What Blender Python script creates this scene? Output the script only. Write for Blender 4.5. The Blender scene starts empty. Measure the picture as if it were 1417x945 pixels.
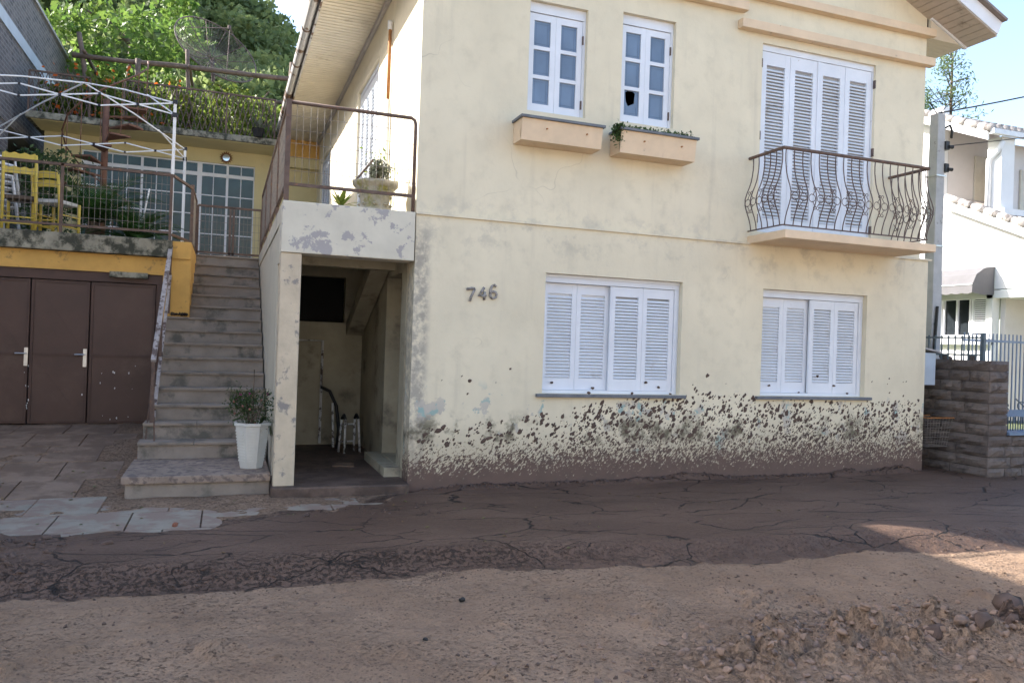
import bpy, math, random
import numpy as np
from mathutils import Vector, Matrix
random.seed(7); RNG = np.random.default_rng(11)
SC = bpy.context.scene
COL = SC.collection
R = math.radians

# ------------------------------------------------------------------ camera
def cam_axes(yaw, pitch, roll):
    f = Vector((math.sin(yaw)*math.cos(pitch), math.cos(yaw)*math.cos(pitch), math.sin(pitch)))
    r = Vector((math.cos(yaw), -math.sin(yaw), 0)); u = r.cross(f)
    c, s = math.cos(roll), math.sin(roll)
    return c*r + s*u, -s*r + c*u, f
cd = bpy.data.cameras.new('camera'); cam = bpy.data.objects.new('camera', cd); COL.objects.link(cam)
_r, _u, _f = cam_axes(R(20.3), R(0.25), R(1.95))
CAM = Vector((-1.6926, -7.3466, 1.45))
cam.matrix_world = Matrix(((_r.x, _u.x, -_f.x, CAM.x), (_r.y, _u.y, -_f.y, CAM.y), (_r.z, _u.z, -_f.z, CAM.z), (0, 0, 0, 1)))
cd.sensor_width = 36; cd.lens = 36*1075/1417; cd.clip_start = .05; cd.clip_end = 2000
SC.camera = cam
# ------------------------------------------------------------------ light
SUN = Vector((1.28, -0.80, -1.0)).normalized()
world = bpy.data.worlds.new('World'); SC.world = world; world.use_nodes = True
wn = world.node_tree; bgn = wn.nodes['Background']
sky = wn.nodes.new('ShaderNodeTexSky'); sky.sky_type = 'NISHITA'; sky.sun_disc = False
sky.sun_elevation = math.asin(-SUN.z); sky.sun_rotation = math.atan2(-SUN.x, -SUN.y)
sky.air_density = 1.0; sky.dust_density = 2.0; sky.ozone_density = 1.0
wn.links.new(sky.outputs[0], bgn.inputs[0]); bgn.inputs[1].default_value = 0.13
sl = bpy.data.lights.new('sun', 'SUN'); sl.energy = 4.2; sl.angle = R(0.53); sl.color = (1, .955, .89)
so = bpy.data.objects.new('sun', sl); COL.objects.link(so); so.location = (-12, 8, 14)
so.rotation_euler = SUN.to_track_quat('-Z', 'Y').to_euler()
SC.view_settings.view_transform = 'Standard'; SC.view_settings.look = 'None'
SC.view_settings.gamma = 1; SC.view_settings.use_curve_mapping = False
SC.view_settings.exposure = 1.95
SC.cycles.max_bounces = 8; SC.cycles.diffuse_bounces = 4; SC.cycles.transparent_max_bounces = 12
SC.cycles.use_denoising = True; SC.cycles.adaptive_threshold = .02

# ------------------------------------------------------------------ object helpers
WL = {}
def wloc(o): return WL.get(o.name, Vector((0, 0, 0))) if o else Vector((0, 0, 0))
def tag(o, label=None, cat=None, group=None, kind=None):
    if label: o['label'] = label
    if cat: o['category'] = cat
    if group: o['group'] = group
    if kind: o['kind'] = kind
    return o
def thing(name, label, cat, loc=(0, 0, 0), group=None):
    o = bpy.data.objects.new(name, None); COL.objects.link(o); o.empty_display_size = .2
    o.location = loc; WL[o.name] = Vector(loc)
    return tag(o, label, cat, group)
def link_mesh(name, me, mat, parent=None, wl=(0, 0, 0), rot=None, scale=None):
    o = bpy.data.objects.new(name, me); COL.objects.link(o)
    if mat and not me.materials: me.materials.append(mat)
    wl = Vector(wl); WL[o.name] = wl
    o.location = wl - wloc(parent)
    if rot: o.rotation_euler = rot
    if scale: o.scale = scale
    if parent: o.parent = parent
    return o
def npmesh(name, V, F, mat, parent=None, smooth=False, recentre=True, uvattr=None):
    V = np.asarray(V, dtype=np.float64); F = np.asarray(F, dtype=np.int32)
    c = np.zeros(3)
    if recentre and len(V):
        lo, hi = V.min(0), V.max(0); c = np.array([(lo[0]+hi[0])/2, (lo[1]+hi[1])/2, lo[2]]); V = V - c
    me = bpy.data.meshes.new(name); k = F.shape[1]
    me.vertices.add(len(V)); me.vertices.foreach_set('co', V.ravel().astype(np.float32))
    me.loops.add(F.size); me.loops.foreach_set('vertex_index', F.ravel())
    me.polygons.add(len(F)); me.polygons.foreach_set('loop_start', np.arange(0, F.size, k, dtype=np.int32))
    me.polygons.foreach_set('loop_total', np.full(len(F), k, dtype=np.int32))
    me.update(calc_edges=True); me.validate()
    if smooth: me.polygons.foreach_set('use_smooth', np.ones(len(F), dtype=bool))
    return link_mesh(name, me, mat, parent, c)
class MB:
    def __init__(s): s.v = []; s.f = []
    def add(s, vs, fs):
        b = len(s.v); s.v += [tuple(p) for p in vs]; s.f += [tuple(b+i for i in f) for f in fs]; return s
    def box(s, x0, x1, y0, y1, z0, z1):
        x0, x1 = sorted((x0, x1)); y0, y1 = sorted((y0, y1)); z0, z1 = sorted((z0, z1))
        return s.add([(x0,y0,z0),(x1,y0,z0),(x1,y1,z0),(x0,y1,z0),(x0,y0,z1),(x1,y0,z1),(x1,y1,z1),(x0,y1,z1)],
                     [(0,3,2,1),(4,5,6,7),(0,1,5,4),(1,2,6,5),(2,3,7,6),(3,0,4,7)])
    def beam(s, p, q, w, h, up=(0, 0, 1)):
        p, q = Vector(p), Vector(q); d = (q-p).normalized(); up = Vector(up)
        if abs(d.dot(up)) > .98: up = Vector((0, 1, 0))
        a = d.cross(up).normalized()*w/2; b = a.cross(d).normalized()*h/2
        vs = [p-a-b, p+a-b, p+a+b, p-a+b, q-a-b, q+a-b, q+a+b, q-a+b]
        return s.add(vs, [(0,1,2,3),(7,6,5,4),(0,4,5,1),(1,5,6,2),(2,6,7,3),(3,7,4,0)])
    def tube(s, pts, r, n=6, cap=True):
        pts = [Vector(p) for p in pts]; m = len(pts); rs = r if isinstance(r, (list, tuple)) else [r]*m
        vs = []; prev = None
        for i, p in enumerate(pts):
            d = (pts[min(i+1, m-1)] - pts[max(i-1, 0)])
            d = d.normalized() if d.length > 1e-9 else Vector((0, 0, 1))
            if prev is None:
                a = d.cross(Vector((0, 0, 1)) if abs(d.z) < .9 else Vector((0, 1, 0))).normalized()
            else:
                a = (prev - d*prev.dot(d)); a = a.normalized() if a.length > 1e-6 else d.orthogonal().normalized()
            prev = a; b = d.cross(a)
            for k in range(n):
                t = 2*math.pi*k/n; vs.append(p + rs[i]*(math.cos(t)*a + math.sin(t)*b))
        fs = []
        for i in range(m-1):
            for k in range(n):
                fs.append((i*n+k, i*n+(k+1) % n, (i+1)*n+(k+1) % n, (i+1)*n+k))
        if cap: fs += [tuple(range(n-1, -1, -1)), tuple((m-1)*n+k for k in range(n))]
        return s.add(vs, fs)
    def ring(s, c, ax1, ax2, R_, r, n=14, m=5):
        c = Vector(c); a1 = Vector(ax1); a2 = Vector(ax2); nz = a1.cross(a2)
        vs = []; fs = []
        for i in range(n):
            t = 2*math.pi*i/n; d = math.cos(t)*a1 + math.sin(t)*a2
            for k in range(m):
                u = 2*math.pi*k/m; vs.append(c + d*(R_ + r*math.cos(u)) + nz*r*math.sin(u))
        for i in range(n):
            for k in range(m):
                fs.append((i*m+k, ((i+1) % n)*m+k, ((i+1) % n)*m+(k+1) % m, i*m+(k+1) % m))
        return s.add(vs, fs)
    def lathe(s, prof, c=(0, 0, 0), n=20, twist=0, cap=True):
        c = Vector(c); vs = []; fs = []
        for r, z in prof:
            for k in range(n):
                t = 2*math.pi*k/n + twist; vs.append(c + Vector((r*math.cos(t), r*math.sin(t), z)))
        for i in range(len(prof)-1):
            for k in range(n):
                fs.append((i*n+k, i*n+(k+1) % n, (i+1)*n+(k+1) % n, (i+1)*n+k))
        if cap: fs += [tuple(range(n-1, -1, -1)), tuple((len(prof)-1)*n+k for k in range(n))]
        return s.add(vs, fs)
    def prism(s, poly, axis, a, b):
        # poly in the two other axes (order kept), extruded a..b along axis
        def P(u, v, w): return {'x': (w, u, v), 'y': (u, w, v), 'z': (u, v, w)}[axis]
        n = len(poly); vs = [P(u, v, a) for u, v in poly] + [P(u, v, b) for u, v in poly]
        fs = [tuple(range(n)), tuple(range(2*n-1, n-1, -1))] + [(i, n+i, n+(i+1) % n, (i+1) % n) for i in range(n)]
        return s.add(vs, fs)
    def wall(s, O, U, N, w, h, openings, depth):
        """vertical wall: outer face in plane O + u*U + v*z, thickness `depth` towards -N, with reveals"""
        O, U, N = Vector(O), Vector(U), Vector(N); Zv = Vector((0, 0, 1))
        us = sorted({0, w, *[o[0] for o in openings], *[o[1] for o in openings]})
        vs_ = sorted({0, h, *[o[2] for o in openings], *[o[3] for o in openings]})
        ids = {}
        def vid(i, j, k):
            if (i, j, k) not in ids:
                ids[(i, j, k)] = len(s.v); s.v.append(tuple(O + U*us[i] + Zv*vs_[j] - N*depth*k))
            return ids[(i, j, k)]
        def solid(i, j):
            if i < 0 or j < 0 or i >= len(us)-1 or j >= len(vs_)-1: return False
            cu, cv = (us[i]+us[i+1])/2, (vs_[j]+vs_[j+1])/2
            return not any(o[0] < cu < o[1] and o[2] < cv < o[3] for o in openings)
        for i in range(len(us)-1):
            for j in range(len(vs_)-1):
                if not solid(i, j): continue
                s.f.append((vid(i,j,0), vid(i+1,j,0), vid(i+1,j+1,0), vid(i,j+1,0)))
                s.f.append((vid(i,j,1), vid(i,j+1,1), vid(i+1,j+1,1), vid(i+1,j,1)))
                if not solid(i-1, j): s.f.append((vid(i,j,0), vid(i,j+1,0), vid(i,j+1,1), vid(i,j,1)))
                if not solid(i+1, j): s.f.append((vid(i+1,j,0), vid(i+1,j,1), vid(i+1,j+1,1), vid(i+1,j+1,0)))
                if not solid(i, j-1): s.f.append((vid(i,j,0), vid(i,j,1), vid(i+1,j,1), vid(i+1,j,0)))
                if not solid(i, j+1): s.f.append((vid(i,j+1,0), vid(i+1,j+1,0), vid(i+1,j+1,1), vid(i,j+1,1)))
        return s
    def mesh(s, name, smooth=False, bevel=0, origin=None):
        V = np.array(s.v)
        lo, hi = V.min(0), V.max(0)
        c = np.array([(lo[0]+hi[0])/2, (lo[1]+hi[1])/2, lo[2]]) if origin is None else np.array(origin)
        me = bpy.data.meshes.new(name); me.from_pydata([tuple(p) for p in V-c], [], s.f)
        if bevel:
            import bmesh
            bm = bmesh.new(); bm.from_mesh(me); bmesh.ops.remove_doubles(bm, verts=bm.verts, dist=1e-5)
            es = [e for e in bm.edges if len(e.link_faces) == 2 and e.calc_face_angle(0) > .6]
            bmesh.ops.bevel(bm, geom=es, offset=bevel, segments=2, profile=.6, affect='EDGES', clamp_overlap=True)
            bm.to_mesh(me); bm.free()
        me.update()
        if smooth:
            for p in me.polygons: p.use_smooth = True
        return me, Vector(c)
    def build(s, name, mat, parent=None, smooth=False, bevel=0):
        me, c = s.mesh(name, smooth, bevel)
        o = link_mesh(name, me, mat, parent, c)
        return o
def structure(o): o['kind'] = 'structure'; return o
def copy_tree(o, parent=None):
    c = o.copy(); COL.objects.link(c)
    if parent: c.parent = parent
    for ch in list(o.children): copy_tree(ch, c)
    return c

# ------------------------------------------------------------------ noise (numpy)
def hash2(ix, iy, s=0):
    h = (ix.astype(np.int64)*374761393 + iy.astype(np.int64)*668265263 + s*1274126177) & 0x7fffffff
    h = ((h ^ (h >> 13))*1274126177) & 0x7fffffff
    return ((h ^ (h >> 16)) & 0xffff)/65535.0
def vnoise(x, y, s=0):
    ix, iy = np.floor(x), np.floor(y); fx, fy = x-ix, y-iy
    fx = fx*fx*(3-2*fx); fy = fy*fy*(3-2*fy)
    a = hash2(ix, iy, s); b = hash2(ix+1, iy, s); c = hash2(ix, iy+1, s); d = hash2(ix+1, iy+1, s)
    return (a*(1-fx)+b*fx)*(1-fy) + (c*(1-fx)+d*fx)*fy
def fbm(x, y, o=4, s=0):
    t = 0; a = .5
    for i in range(o): t = t + a*vnoise(x*2**i, y*2**i, s+i); a *= .5
    return t
def sstep(a, b, x):
    t = np.clip((x-a)/(b-a), 0, 1); return t*t*(3-2*t)

# ------------------------------------------------------------------ materials
class S:
    """small shader-node builder"""
    def __init__(s, name):
        s.m = bpy.data.materials.new(name); s.m.use_nodes = True; s.nt = s.m.node_tree
        s.b = s.nt.nodes['Principled BSDF']; s.out = s.nt.nodes['Material Output']
        s.geo = s.nt.nodes.new('ShaderNodeNewGeometry'); s.P = s.geo.outputs['Position']; s._xyz = None
    def n(s, t, **kw):
        x = s.nt.nodes.new(t)
        for k, v in kw.items(): setattr(x, k, v)
        return x
    def put(s, sock, v):
        if v is None: return
        if isinstance(v, bpy.types.NodeSocket): s.nt.links.new(v, sock)
        else:
            if isinstance(v, (tuple, list)) and len(v) == 3 and sock.type == 'RGBA': v = (*v, 1)
            sock.default_value = v
    def xyz(s):
        if not s._xyz:
            q = s.n('ShaderNodeSeparateXYZ'); s.put(q.inputs[0], s.P); s._xyz = q.outputs
        return s._xyz
    def math(s, op, a, b=None, c=None, clamp=False):
        q = s.n('ShaderNodeMath', operation=op, use_clamp=clamp)
        s.put(q.inputs[0], a); s.put(q.inputs[1], b); s.put(q.inputs[2], c); return q.outputs[0]
    def map(s, loc=(0,0,0), rot=(0,0,0), scale=(1,1,1), vec=None):
        q = s.n('ShaderNodeMapping'); s.put(q.inputs[0], vec or s.P); s.put(q.inputs[1], loc); s.put(q.inputs[2], rot); s.put(q.inputs[3], scale)
        return q.outputs[0]
    def noise(s, scale=5, detail=4, rough=.55, vec=None, dist=0, col=False):
        q = s.n('ShaderNodeTexNoise'); s.put(q.inputs['Vector'], vec or s.P); s.put(q.inputs['Scale'], scale)
        s.put(q.inputs['Detail'], detail); s.put(q.inputs['Roughness'], rough); s.put(q.inputs['Distortion'], dist)
        return q.outputs[1 if col else 0]
    def voro(s, scale=5, feature='F1', vec=None, rand=1, out='Distance'):
        q = s.n('ShaderNodeTexVoronoi', feature=feature); s.put(q.inputs['Vector'], vec or s.P); s.put(q.inputs['Scale'], scale)
        s.put(q.inputs['Randomness'], rand); return q.outputs[out]
    def ramp(s, f, a, b, smooth=True):
        q = s.n('ShaderNodeMapRange', interpolation_type='SMOOTHSTEP' if smooth else 'LINEAR')
        s.put(q.inputs[0], f); s.put(q.inputs[1], a); s.put(q.inputs[2], b); return q.outputs[0]
    def rng(s, f, a, b, c, d):
        q = s.n('ShaderNodeMapRange'); s.put(q.inputs[0], f)
        for i, v in enumerate((a, b, c, d)): s.put(q.inputs[i+1], v)
        return q.outputs[0]
    def mix(s, f, a, b):
        q = s.n('ShaderNodeMix', data_type='RGBA'); s.put(q.inputs[0], f); s.put(q.inputs[6], a); s.put(q.inputs[7], b); return q.outputs[2]
    def scalec(s, c, f):
        q = s.n('ShaderNodeVectorMath', operation='SCALE'); s.put(q.inputs[0], c); s.put(q.inputs['Scale'], f); return q.outputs[0]
    def bump(s, h, strength=.3, dist=.01, normal=None):
        q = s.n('ShaderNodeBump'); s.put(q.inputs['Height'], h); s.put(q.inputs['Strength'], strength); s.put(q.inputs['Distance'], dist)
        if normal: s.put(q.inputs['Normal'], normal)
        return q.outputs[0]
    def done(s, col=None, rough=None, normal=None, metal=None, spec=None):
        s.put(s.b.inputs['Base Color'], col); s.put(s.b.inputs['Roughness'], rough); s.put(s.b.inputs['Metallic'], metal)
        s.put(s.b.inputs['Specular IOR Level'], spec)
        if normal: s.put(s.b.inputs['Normal'], normal)
        return s.m
def gm(name, col, rough=.7, var=.18, scale=4, bump=.15, bscale=60, bdist=.004, dirt=None, dscale=7, dthr=(.5, .72), metal=0, spec=.4):
    """painted / plain surface with tonal variation, fine relief and optional patchy dirt or wear"""
    s = S(name); n = s.noise(scale, 5, .6)
    c = s.scalec(col, s.rng(n, .3, .7, 1-var, 1+var))
    r = rough
    if dirt:
        d = s.ramp(s.noise(dscale, 6, .65), *dthr); c = s.mix(d, c, dirt)
    nb = s.bump(s.noise(bscale, 4, .6), bump, bdist)
    return s.done(c, r, nb, metal, spec)
CREAM = (.73, .655, .49)
def plaster(name, c=CREAM, mud=True, age=1.0, pink=0):
    s = S(name); X, Y, Z = s.xyz()
    n1 = s.noise(.9, 5, .6); n2 = s.noise(5, 6, .65)
    col = s.scalec(c, s.rng(n1, .3, .7, .90, 1.07))
    col = s.mix(s.ramp(n2, .46, .80), col, tuple(v*.87 for v in c))
    # vertical run-off streaks
    st = s.noise(1, 5, .6, s.map(scale=(7, 7, .55)))
    col = s.mix(s.math('MULTIPLY', s.ramp(st, .54, .80), .26*age), col, (.38, .34, .275))
    # grime below the storey line and round edges
    gz = s.math('MULTIPLY', s.ramp(Z, 2.0, 2.66), s.ramp(Z, 2.72, 2.69))
    g = s.math('MULTIPLY', gz, s.ramp(s.noise(3.5, 6, .7), .50, .66))
    col = s.mix(s.math('MULTIPLY', g, .36*age), col, (.30, .28, .25))
    up = s.math('MULTIPLY', s.ramp(Z, 3.05, 2.70), s.ramp(s.noise(4.5, 6, .7), .47, .65))
    up = s.math('MULTIPLY', up, s.ramp(Z, 2.66, 2.70))
    col = s.mix(s.math('MULTIPLY', up, .32*age), col, (.36, .34, .31))
    ex = s.math('MULTIPLY', s.ramp(s.math('ABSOLUTE', s.math('SUBTRACT', X, .06)), .13, .04), s.ramp(Z, 2.75, 2.3))
    ex = s.math('MULTIPLY', ex, s.ramp(s.noise(9, 6, .7), .36, .58))
    col = s.mix(s.math('MULTIPLY', ex, .75*age), col, (.27, .25, .225))
    # hairline cracks
    w = s.noise(1.3, 3, .5, col=True)
    q = s.n('ShaderNodeVectorMath', operation='MULTIPLY_ADD'); s.put(q.inputs[0], w); s.put(q.inputs[1], (.9, .9, .9)); s.put(q.inputs[2], s.P)
    cr = s.voro(.55, 'DISTANCE_TO_EDGE', q.outputs[0])
    crm = s.math('MULTIPLY', s.ramp(cr, .0028, .0008), s.ramp(s.noise(.8, 2), .56, .62))
    col = s.mix(s.math('MULTIPLY', crm, .22), col, (.16, .13, .10))
    hb = s.math('ADD', s.math('MULTIPLY', s.noise(30, 5, .65), .5), s.math('MULTIPLY', s.noise(4, 4, .6), 1.2))
    rough = .85
    if mud:
        # older paint coats laid bare: grey plaster, turquoise
        pz = s.math('MULTIPLY', s.ramp(Z, .20, .40), s.ramp(Z, 1.12, .80))
        bare = s.math('MULTIPLY', pz, s.ramp(s.noise(3.0, 5, .6, s.map(loc=(3, 0, 1))), .575, .60))
        col = s.mix(s.math('MULTIPLY', bare, .7), col, (.44, .41, .375))
        tq = s.math('MULTIPLY', bare, s.ramp(s.noise(7, 4, .6, s.map(loc=(9, 2, 4))), .54, .58))
        col = s.mix(s.math('MULTIPLY', tq, .75), col, (.27, .44, .42))
        mold = s.math('MULTIPLY', s.math('MULTIPLY', s.ramp(Z, .40, .52), s.ramp(Z, .84, .60)), s.ramp(s.noise(2.1, 6, .7, s.map(loc=(5.2, 0, 2))), .50, .62))
        col = s.mix(s.math('MULTIPLY', s.ramp(Z, .80, .25), .55), col, (.42, .345, .235))
        col = s.mix(s.math('MULTIPLY', mold, .85), col, (.07, .062, .036))
        # splashed mud: solid skirt, breaking into slanting flecks with height
        top = s.rng(X, .3, 2.2, .70, 1.04)
        top2 = s.rng(X, 2.0, 4.5, 0, .06)
        tp = s.math('ADD', s.math('ADD', top, top2), s.math('MULTIPLY', s.math('SUBTRACT', s.noise(1.8, 4, .6), .5), .6))
        t = s.math('DIVIDE', s.math('SUBTRACT', tp, Z), s.math('SUBTRACT', tp, .10), clamp=True)
        fl = s.noise(1, 5, .62, s.map(scale=(13, 20, 31), vec=s.map(rot=(0, R(48), 0))))
        fine = s.noise(1, 3, .6, s.map(scale=(36, 50, 78), vec=s.map(rot=(0, R(48), 0))))
        k = s.math('ADD', s.math('ADD', s.math('MULTIPLY', fl, .50), s.math('MULTIPLY', fine, .50)), s.rng(s.math('POWER', t, 1.45), 0, 1, -.16, .125))
        mk = s.ramp(k, .495, .525)
        mk = s.math('MULTIPLY', mk, s.ramp(t, .0, .03))
        zs = s.math('ADD', Z, s.math('MULTIPLY', s.math('SUBTRACT', s.noise(5, 5, .65), .5), .22))
        mk = s.math('MAXIMUM', mk, s.ramp(zs, .135, .105))
        mc = s.mix(s.ramp(Z, .25, .75), (.150, .100, .080), (.080, .053, .040))
        mc = s.mix(s.ramp(s.noise(6, 4), .4, .7), mc, (.130, .090, .072))
        col = s.mix(mk, col, mc)
        hb = s.math('ADD', hb, s.math('MULTIPLY', mk, 1.1))
    nb = s.bump(hb, .5, .006)
    return s.done(col, rough, nb, 0, .25)
# ------------------------------------------------------------------ material list
M = {}
M['front'] = plaster('cream_plaster_muddy'); M['side'] = plaster('cream_plaster', mud=False, age=.35)
M['porch'] = plaster('porch_plaster', (.55, .51, .41), mud=False, age=1.6)
M['pillar'] = gm('pillar_paint', (.56, .47, .345), .85, .12, 6, .4, 40, .005, dirt=(.26, .235, .215), dscale=9, dthr=(.55, .64))
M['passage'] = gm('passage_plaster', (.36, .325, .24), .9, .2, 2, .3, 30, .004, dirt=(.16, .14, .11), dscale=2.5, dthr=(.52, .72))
M['white'] = gm('white_enamel', (.70, .73, .78), .5, .05, 3, .12, 30, .003, dirt=(.42, .40, .38), dscale=11, dthr=(.66, .78))
M['slat'] = gm('slat_enamel', (.70, .735, .785), .5, .05, 3, .1, 30, .002, dirt=(.40, .37, .34), dscale=3.2, dthr=(.58, .80))
M['peach'] = gm('peach_paint', (.70, .54, .37), .8, .08, 5, .2, 50, .003, dirt=(.36, .27, .2), dscale=12, dthr=(.64, .74))
M['slate'] = gm('slate', (.14, .15, .165), .6, .2, 9, .3, 40, .003)
M['iron'] = gm('rusty_iron', (.125, .084, .066), .75, .3, 14, .4, 90, .002, dirt=(.22, .11, .06), dscale=20, dthr=(.56, .7))
M['iron2'] = gm('wrought_iron', (.12, .085, .075), .75, .3, 20, .4, 90, .002)
M['wire'] = gm('mesh_wire', (.22, .19, .165), .6, .3, 20, .1)
M['rail_white'] = gm('worn_flat_bar', (.34, .30, .28), .6, .25, 12, .3, 60, .002, dirt=(.10, .065, .05), dscale=10, dthr=(.5, .56))
M['soffit'] = gm('soffit_board', (.60, .54, .43), .7, .10, 2.5, .15, 30, .002, dirt=(.38, .33, .25), dscale=3, dthr=(.58, .75))
M['soffit_gable'] = gm('gable_board', (.52, .45, .38), .7, .12, 3, .2, 30, .002, dirt=(.30, .25, .2), dscale=4, dthr=(.55, .7))
M['gutter'] = gm('gutter_zinc', (.46, .45, .44), .5, .12, 4, .2, 30, .002, dirt=(.13, .075, .045), dscale=3.2, dthr=(.53, .57))
M['fascia'] = gm('fascia_grey', (.42, .40, .39), .7, .12, 4, .2)
M['rooftile'] = gm('roof_tile', (.26, .22, .195), .85, .3, 4, .5, 40, .005)
M['pipe'] = gm('white_pipe', (.75, .75, .74), .5, .08, 4, .05); M['rust'] = gm('rust', (.36, .16, .055), .85, .25, 20, .3)
M['step'] = gm('stair_concrete', (.26, .215, .175), .85, .2, 3, .35, 60, .004, dirt=(.13, .115, .095), dscale=2.6, dthr=(.5, .68))
M['riser'] = gm('stair_slab', (.29, .245, .205), .8, .18, 4, .35, 50, .003, dirt=(.125, .115, .095), dscale=3.2, dthr=(.5, .66))
M['landing'] = gm('landing_concrete', (.27, .205, .16), .9, .2, 6, .5, 30, .008, dirt=(.15, .115, .10), dscale=14, dthr=(.48, .6))
M['orange'] = gm('ochre_wall', (.62, .36, .10), .85, .14, 3, .25, 40, .003, dirt=(.25, .16, .07), dscale=6, dthr=(.58, .74))
M['slab'] = gm('mossy_concrete', (.30, .275, .21), .9, .25, 5, .6, 30, .006, dirt=(.05, .05, .036), dscale=7, dthr=(.40, .60))
M['garage'] = gm('brown_sheet_metal', (.090, .050, .037), .55, .14, 2, .1, 12, .003, dirt=(.115, .07, .05), dscale=2.5, dthr=(.5, .75))
M['garage_frame'] = gm('brown_frame_metal', (.080, .043, .032), .6, .15, 5, .1)
M['chip'] = gm('chipped_white_paint', (.62, .62, .60), .6, .2, 8, .2)
M['steel'] = gm('dull_steel', (.5, .49, .47), .35, .15, 9, .1, metal=.8)
M['rear'] = gm('pale_yellow_plaster', (.64, .55, .30), .85, .07, 2, .2, 40, .003, dirt=(.42, .37, .24), dscale=2, dthr=(.6, .8))
M['greyband'] = gm('blue_white_band', (.48, .52, .57), .7, .08, 3, .1)
M['yellow'] = gm('yellow_chair_paint', (.60, .44, .075), .55, .12, 8, .15, dirt=(.36, .25, .06), dscale=16, dthr=(.6, .7))
M['dark_seat'] = gm('woven_dark_seat', (.10, .07, .05), .8, .3, 40, .5, 90, .004)
M['pale_seat'] = gm('pale_cushion', (.55, .55, .55), .85, .1, 8, .3)
M['plastic'] = gm('white_plastic', (.72, .73, .76), .4, .05, 4, .02)
M['canopy'] = gm('white_tube', (.76, .77, .78), .4, .04, 5, .02); M['joint'] = gm('black_joint', (.02, .02, .025), .5, .1)
M['spiral'] = gm('spiral_stair_iron', (.16, .075, .045), .7, .25, 9, .3, dirt=(.20, .10, .06), dscale=9)
M['log'] = gm('weathered_timber', (.145, .105, .08), .85, .3, 14, .6, 50, .006)
M['bark'] = gm('bark', (.12, .09, .065), .9, .3, 12, .8, 30, .01)
M['pot'] = gm('white_pot', (.62, .61, .56), .6, .08, 5, .2, 40, .003, dirt=(.35, .31, .25), dscale=6, dthr=(.55, .75))
M['urn'] = gm('mossy_cast_stone', (.40, .37, .29), .9, .2, 9, .6, 50, .005, dirt=(.25, .235, .07), dscale=3.5, dthr=(.48, .6))
M['terracotta'] = gm('terracotta', (.28, .11, .06), .8, .2, 9, .3); M['soil'] = gm('potting_soil', (.035, .025, .018), .95, .3, 30, .6, 60, .01)
M['concrete_pole'] = gm('pole_concrete', (.42, .42, .41), .85, .12, 6, .4, 60, .003, dirt=(.14, .13, .12), dscale=7, dthr=(.6, .72))
M['box'] = gm('pale_blue_grey_box', (.44, .52, .60), .5, .06, 4, .05)
M['dark'] = gm('dark_interior', (.02, .019, .018), .95, .2, 3, .1); M['cable'] = gm('cable', (.03, .03, .03), .6, .1)  # near-black puts the darkness of unlit rooms into the interior surfaces' colour
M['fence_blue'] = gm('blue_grey_fence', (.20, .25, .33), .5, .15, 9, .05); M['fence_teal'] = gm('dark_teal_fence', (.085, .115, .14), .55, .2, 9, .1)
M['blue_paint'] = gm('worn_blue_paint', (.15, .21, .30), .6, .15, 9, .2, dirt=(.35, .24, .18), dscale=12, dthr=(.55, .62))
M['wwhite'] = gm('white_render', (.74, .74, .735), .8, .04, 2, .1); M['wtrim'] = gm('white_trim', (.74, .75, .77), .6, .04, 4, .03)
M['wroom'] = gm('loggia_render', (.60, .565, .54), .85, .05, 2, .1)
M['beige'] = gm('beige_shutter', (.50, .46, .38), .6, .08, 5, .1)
M['awning'] = gm('grey_canvas', (.13, .125, .13), .9, .08, 3, .2, 90, .002)
M['walker'] = gm('scuffed_aluminium', (.55, .55, .55), .4, .15, 9, .1, dirt=(.11, .085, .075), dscale=14, dthr=(.5, .6)); M['rubber'] = gm('black_rubber', (.02, .02, .02), .6, .2)
M['gold'] = gm('bronze_ornament', (.20, .10, .045), .5, .2, 14, .2)
M['number'] = gm('number_metal', (.30, .28, .26), .55, .3, 20, .3, dirt=(.10, .09, .08), dscale=40, dthr=(.5, .6))
M['red_brick_bit'] = gm('brick_chip', (.26, .10, .06), .9, .2)
def glass(name, col, rough=.12, spec=.6, wave=.15):
    s = S(name); n = s.noise(2.2, 3); c = s.scalec(col, s.rng(n, .3, .7, .8, 1.2))
    return s.done(c, rough, s.bump(s.noise(2.6, 2), wave, .02), 0, spec)
M['glass_blue'] = glass('sky_tinted_frosted_glass', (.14, .20, .29), .3, .5)  # blue base colour stands in for reflected sky
M['glass_green'] = glass('dark_green_glass', (.022, .055, .055), .22, .5)
M['glass_dark'] = glass('dark_glass', (.02, .024, .028), .1, .5)
M['lead'] = gm('etched_line', (.10, .15, .23), .5, .1)
def leafmat(name, c1, c2, trans=.45, rough=.5):
    s = S(name)
    info = s.n('ShaderNodeNewGeometry'); rnd = info.outputs['Random Per Island']
    c = s.mix(rnd, c1, c2); c = s.scalec(c, s.rng(s.noise(.35, 3), .3, .7, .75, 1.25))
    s.done(c, rough, None, 0, .25)
    tr = s.n('ShaderNodeBsdfTranslucent'); s.put(tr.inputs[0], s.scalec(c, 1.25))
    mx = s.n('ShaderNodeMixShader'); s.put(mx.inputs[0], trans); s.nt.links.new(s.b.outputs[0], mx.inputs[1]); s.nt.links.new(tr.outputs[0], mx.inputs[2])
    s.nt.links.new(mx.outputs[0], s.out.inputs[0]); return s.m
M['leaf'] = leafmat('vine_leaf', (.085, .14, .025), (.20, .23, .045))
M['leaf_tree'] = leafmat('tree_leaf', (.075, .145, .028), (.15, .22, .045))
M['leaf_wood'] = leafmat('wood_leaf', (.15, .195, .07), (.25, .285, .105), .5)
M['leaf_dark'] = leafmat('shrub_leaf', (.04, .075, .025), (.075, .12, .04), .3)
M['leaf_grey'] = leafmat('grey_green_leaf', (.09, .10, .075), (.13, .145, .10), .25)
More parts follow.
